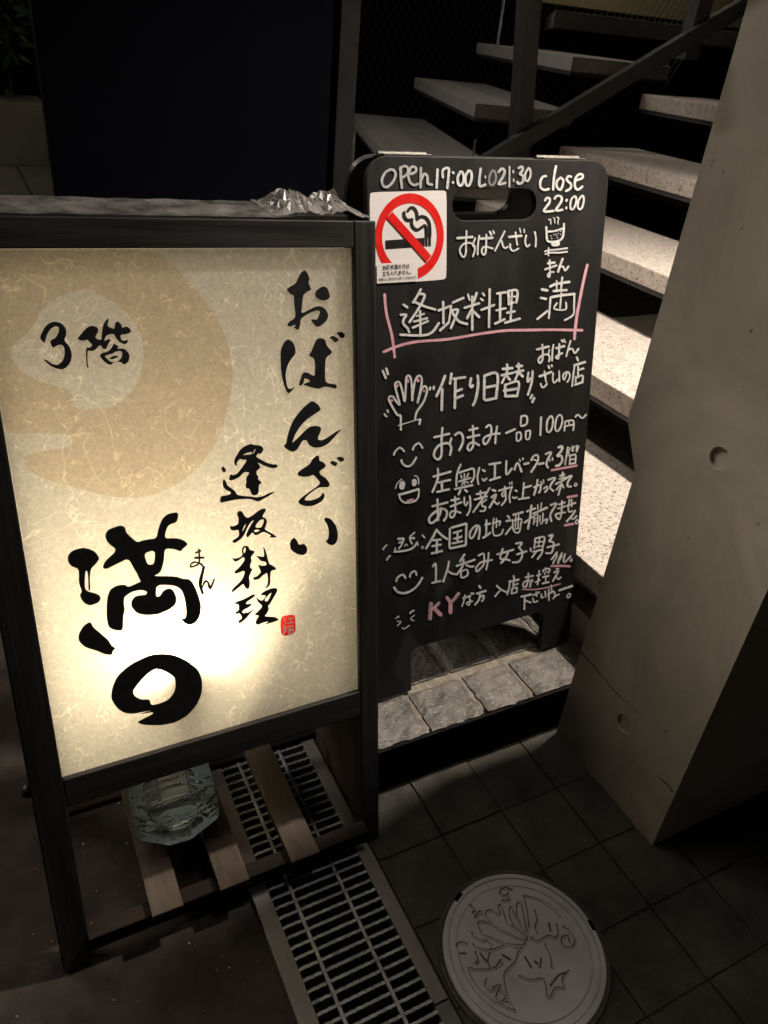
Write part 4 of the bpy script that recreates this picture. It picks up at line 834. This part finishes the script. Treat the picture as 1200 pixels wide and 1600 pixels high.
for s_, y in secs:
    ring = []
    for k, (x, yy, z) in enumerate(octo(s_, y, 80)):
        a = 2 * math.pi * k / 80
        if s_ < .72 and y < .02: yy += .0045 * abs(math.sin(a * 2.5)) * (s_ / .6) - .002
        if .01 < y < .2:      # pressed diamond pattern and dents in the thin wall
            q = math.sin(a * 12 + y * 260) * math.sin(a * 12 - y * 260)
            d = 1 - .006 * q - .020 * abs(noise.noise(Vector((math.cos(a) * 2.2, y * 26, math.sin(a) * 2.2))))
            x *= d; z *= d
        ring.append(b.verts.new((x, yy, z)))
    rings.append(ring)
for A, B in zip(rings, rings[1:]):
    for k in range(80): b.faces.new([A[k], A[(k + 1) % 80], B[(k + 1) % 80], B[k]])
b.faces.new(rings[0]); b.faces.new(rings[-1][::-1]); bmesh.ops.recalc_face_normals(b, faces=b.faces[:]); m._merge(b, MBt); obj('body', m, M_WATER, t, False)
m = MB(); m.lathe([(0, 0), (.0155, 0), (.0155, .018), (.0, .018)], 24, MBt @ T(0, .291, 0) @ Matrix.Rotation(R_(-90), 4, 'X')); obj('cap', m, M_STW, t)

# ================================================================ blackboard
BW, BH = .4316, .8747
MA = basis((.5006, .8247, .107), .0012, .2207, 0)
t = thing('blackboard_sign', 'black folding A-board covered in white and pink marker handwriting', 'sign', MA)
def loc(px, py): q = MA.inverted() @ on_plane(px, py, MA.translation, MA.to_3x3() @ Vector((0, 1, 0))); return q.x, q.z
def rr(x0, x1, z0, z1, r, n=8, corners=(1, 1, 1, 1)):
    P = []
    for (cx, cz, a0), on in zip(((x1 - r, z0 + r, -90), (x1 - r, z1 - r, 0), (x0 + r, z1 - r, 90), (x0 + r, z0 + r, 180)), corners):
        if on: P += [(cx + r * math.cos(R_(a0 + 90 * k / n)), cz + r * math.sin(R_(a0 + 90 * k / n))) for k in range(n + 1)]
        else: P.append((cx + (r if a0 in (-90, 0) else -r), cz + (r if a0 in (0, 90) else -r)))
    return P
lx = loc(643, 1040)[0]; rx = loc(847, 985)[0]; cz_ = (loc(700, 1001)[1] + loc(800, 966)[1]) / 2
hx0, hz0 = loc(707, 322); hx1, hz1 = loc(838, 317); hc = (hz0 + hz1) / 2; hh = abs(loc(770, 296)[1] - loc(770, 345)[1]) / 2
def outline(x_off=0.0):
    R0 = .034
    arc = lambda cx, cz, a0, a1, r: [(cx + r * math.cos(R_(a0 + (a1 - a0) * k / 8)), cz + r * math.sin(R_(a0 + (a1 - a0) * k / 8))) for k in range(9)]
    P = [(0, 0), (lx, 0), *arc(lx + .016, cz_ - .016, 180, 90, .016), *arc(rx - .016, cz_ - .016, 90, 0, .016), (rx, 0), (BW, 0), *arc(BW - R0, BH - R0, 0, 90, R0), *arc(R0, BH - R0, 90, 180, R0)]
    H = rr(hx0, hx1, hc - hh, hc + hh, hh * .98)
    return [P, H]
m = MB(); m.prism(outline(), 'y', 0, .011, MA, .0012); obj('front_panel', m, M_BOARD, t)
top = MA @ Vector((0, .030, BH)); lean2 = -.2207
v2 = Vector((0, math.sin(-lean2), 1)); MA2 = basis((0, 0, 0), .0012, lean2, 0); base2 = top - MA2.to_3x3() @ Vector((0, 0, BH)); MA2.translation = base2 - Vector((.006, 0, 0))
m = MB(); m.prism(outline(), 'y', 0, .011, MA2, .0012); obj('back_panel', m, M_EDGE, t)
for a, b in (((600, 241), (676, 241)), ((850, 241), (917, 241))):
    xa, xb = loc(*a)[0], loc(*b)[0]; m = MB(); m.box(xa, xb, .001, .038, BH + .0006, BH + .0026, .0006, MA); m.tube([(xa, .020, BH + .004), (xb, .020, BH + .004)], .0032, 10, MA); obj('hinge', m, M_CHROME, t)
fA = face_map(MA, 0.0)
names = {'w': ('white_writing', M_PENW), 'g': ('worn_writing', M_PENG), 'k': ('faint_writing', M_PENK), 'p': ('pink_marks', M_PENP)}
i = 0
for x0, y0, s_, w_, L in CHALK:
    mbs = {}
    for c, w, P in L:
        i += 1; lift = {'p': .0004, 'k': .0004}.get(c, .0009) + (i % 60) * .000007
        ribbon(mbs.setdefault(c, MB()), [(x0 + a / s_, y0 + b / s_) for a, b in P], (w or w_) / s_ * .86, fA, lift)
    for c, mm in mbs.items(): obj(names[c][0], mm, names[c][1], t)
# no-smoking sticker
SX = lambda P: [(575 + a / 9.231, 290 + b / 9.231) for a, b in P]
m = MB(); m.sheet([SX(chaikin([(22, 130), (55, 95), (600, 82), (1095, 68), (1132, 100), (1132, 700), (1130, 1320), (1095, 1356), (600, 1392), (70, 1430), (38, 1395), (30, 800)]))], lambda x, y: fA(x, y, .0003)); stk = obj('no_smoking_sticker', m, M_STW, t)
ell = lambda rx_, ry_, cx=597, cy=735: [(cx + rx_ * math.cos(k * math.pi / 40), cy - .02 * (rx_ * math.cos(k * math.pi / 40)) + ry_ * math.sin(k * math.pi / 40)) for k in range(80)]
m = MB(); m.sheet([SX(ell(494, 625)), SX(ell(396, 482))], lambda x, y: fA(x, y, .0006)); obj('red_ring', m, M_STR, stk)
m = MB()
for j, P in enumerate(([(250, 790), (815, 752), (815, 875), (255, 912)], [(826, 751), (856, 749), (856, 874), (826, 875)], [(870, 748), (905, 746), (905, 871), (870, 873)])): m.sheet([SX(P)], lambda x, y: fA(x, y, .0007))
for j, P in enumerate(([(575, 362), (610, 320), (660, 325), (700, 390), (708, 470)], [(712, 480), (760, 445), (830, 460), (878, 530), (890, 620), (890, 738)], [(517, 385), (525, 450), (570, 495), (635, 488)], [(630, 485), (630, 560), (670, 620), (720, 632), (770, 600), (815, 573), (838, 620), (840, 738)])):
    ribbon(m, SX(P), (42 if j != 3 else 38) / 9.231, fA, .0008 + j * .00005, 0)
obj('cigarette_symbol', m, M_STK, stk)
m = MB(); m.sheet([SX([(345, 375), (265, 465), (838, 1105), (910, 1012)])], lambda x, y: fA(x, y, .0011)); obj('red_bar', m, M_STR, stk)
m = MB(); m.sheet([SX([(120, 1127), (705, 1095), (710, 1378), (125, 1410)])], lambda x, y: fA(x, y, .0014)); lab = obj('sticker_label', m, M_STW, stk)
m = MB()
def line_M(px0, px1, hpx):
    a, b = fA(*px0, .0018), fA(*px1, .0018); ex = (b - a); n_ = MA.to_3x3() @ Vector((0, -1, 0)); ez = n_.cross(ex).normalized()
    s0 = hpx / FPX * ((a - EYE).dot(FWD))
    def f(w):
        q = Matrix((ex / w, ez * s0, n_)).transposed().to_4x4(); q.translation = a; return q
    return f
for body, a, b, h in (('20歳未満の方は', (200, 1212), (590, 1188), 76), ('立ち入れません。', (200, 1298), (610, 1272), 76), ('※喫煙には、加熱式たばこを吸うことが含まれます。', (148, 1372), (692, 1338), 46)):
    text_mesh(m, body, 1.0, line_M(SX([a])[0], SX([b])[0], h / 9.231), .012)
obj('printed_text', m, M_STK, lab)

# grit and crumbs on the asphalt
m = MB()
for i in range(150):
    x, y = random.uniform(-.45, .20), random.uniform(.42, 1.35)
    r = random.choice((.0006, .0009, .0012, .0018)) * random.uniform(.8, 1.3); b = bmesh.new(); bmesh.ops.create_icosphere(b, subdivisions=1, radius=r)
    for v in b.verts: v.co *= random.uniform(.7, 1.2)
    m._merge(b, T(x, y, -.006 + r * .5))
for i in range(40):
    x, y = random.uniform(.45, .95), random.uniform(.735, .83) if i < 25 else random.uniform(.62, .72)
    r = .0007 * random.uniform(.7, 1.5); b = bmesh.new(); bmesh.ops.create_icosphere(b, subdivisions=1, radius=r); m._merge(b, T(x, y, (.107 if y > .73 else 0) + r * .4))
g = tag(obj('grit', m, M_GRIT), 'pale crumbs of grit scattered over asphalt and step', 'grit'); g['kind'] = 'stuff'
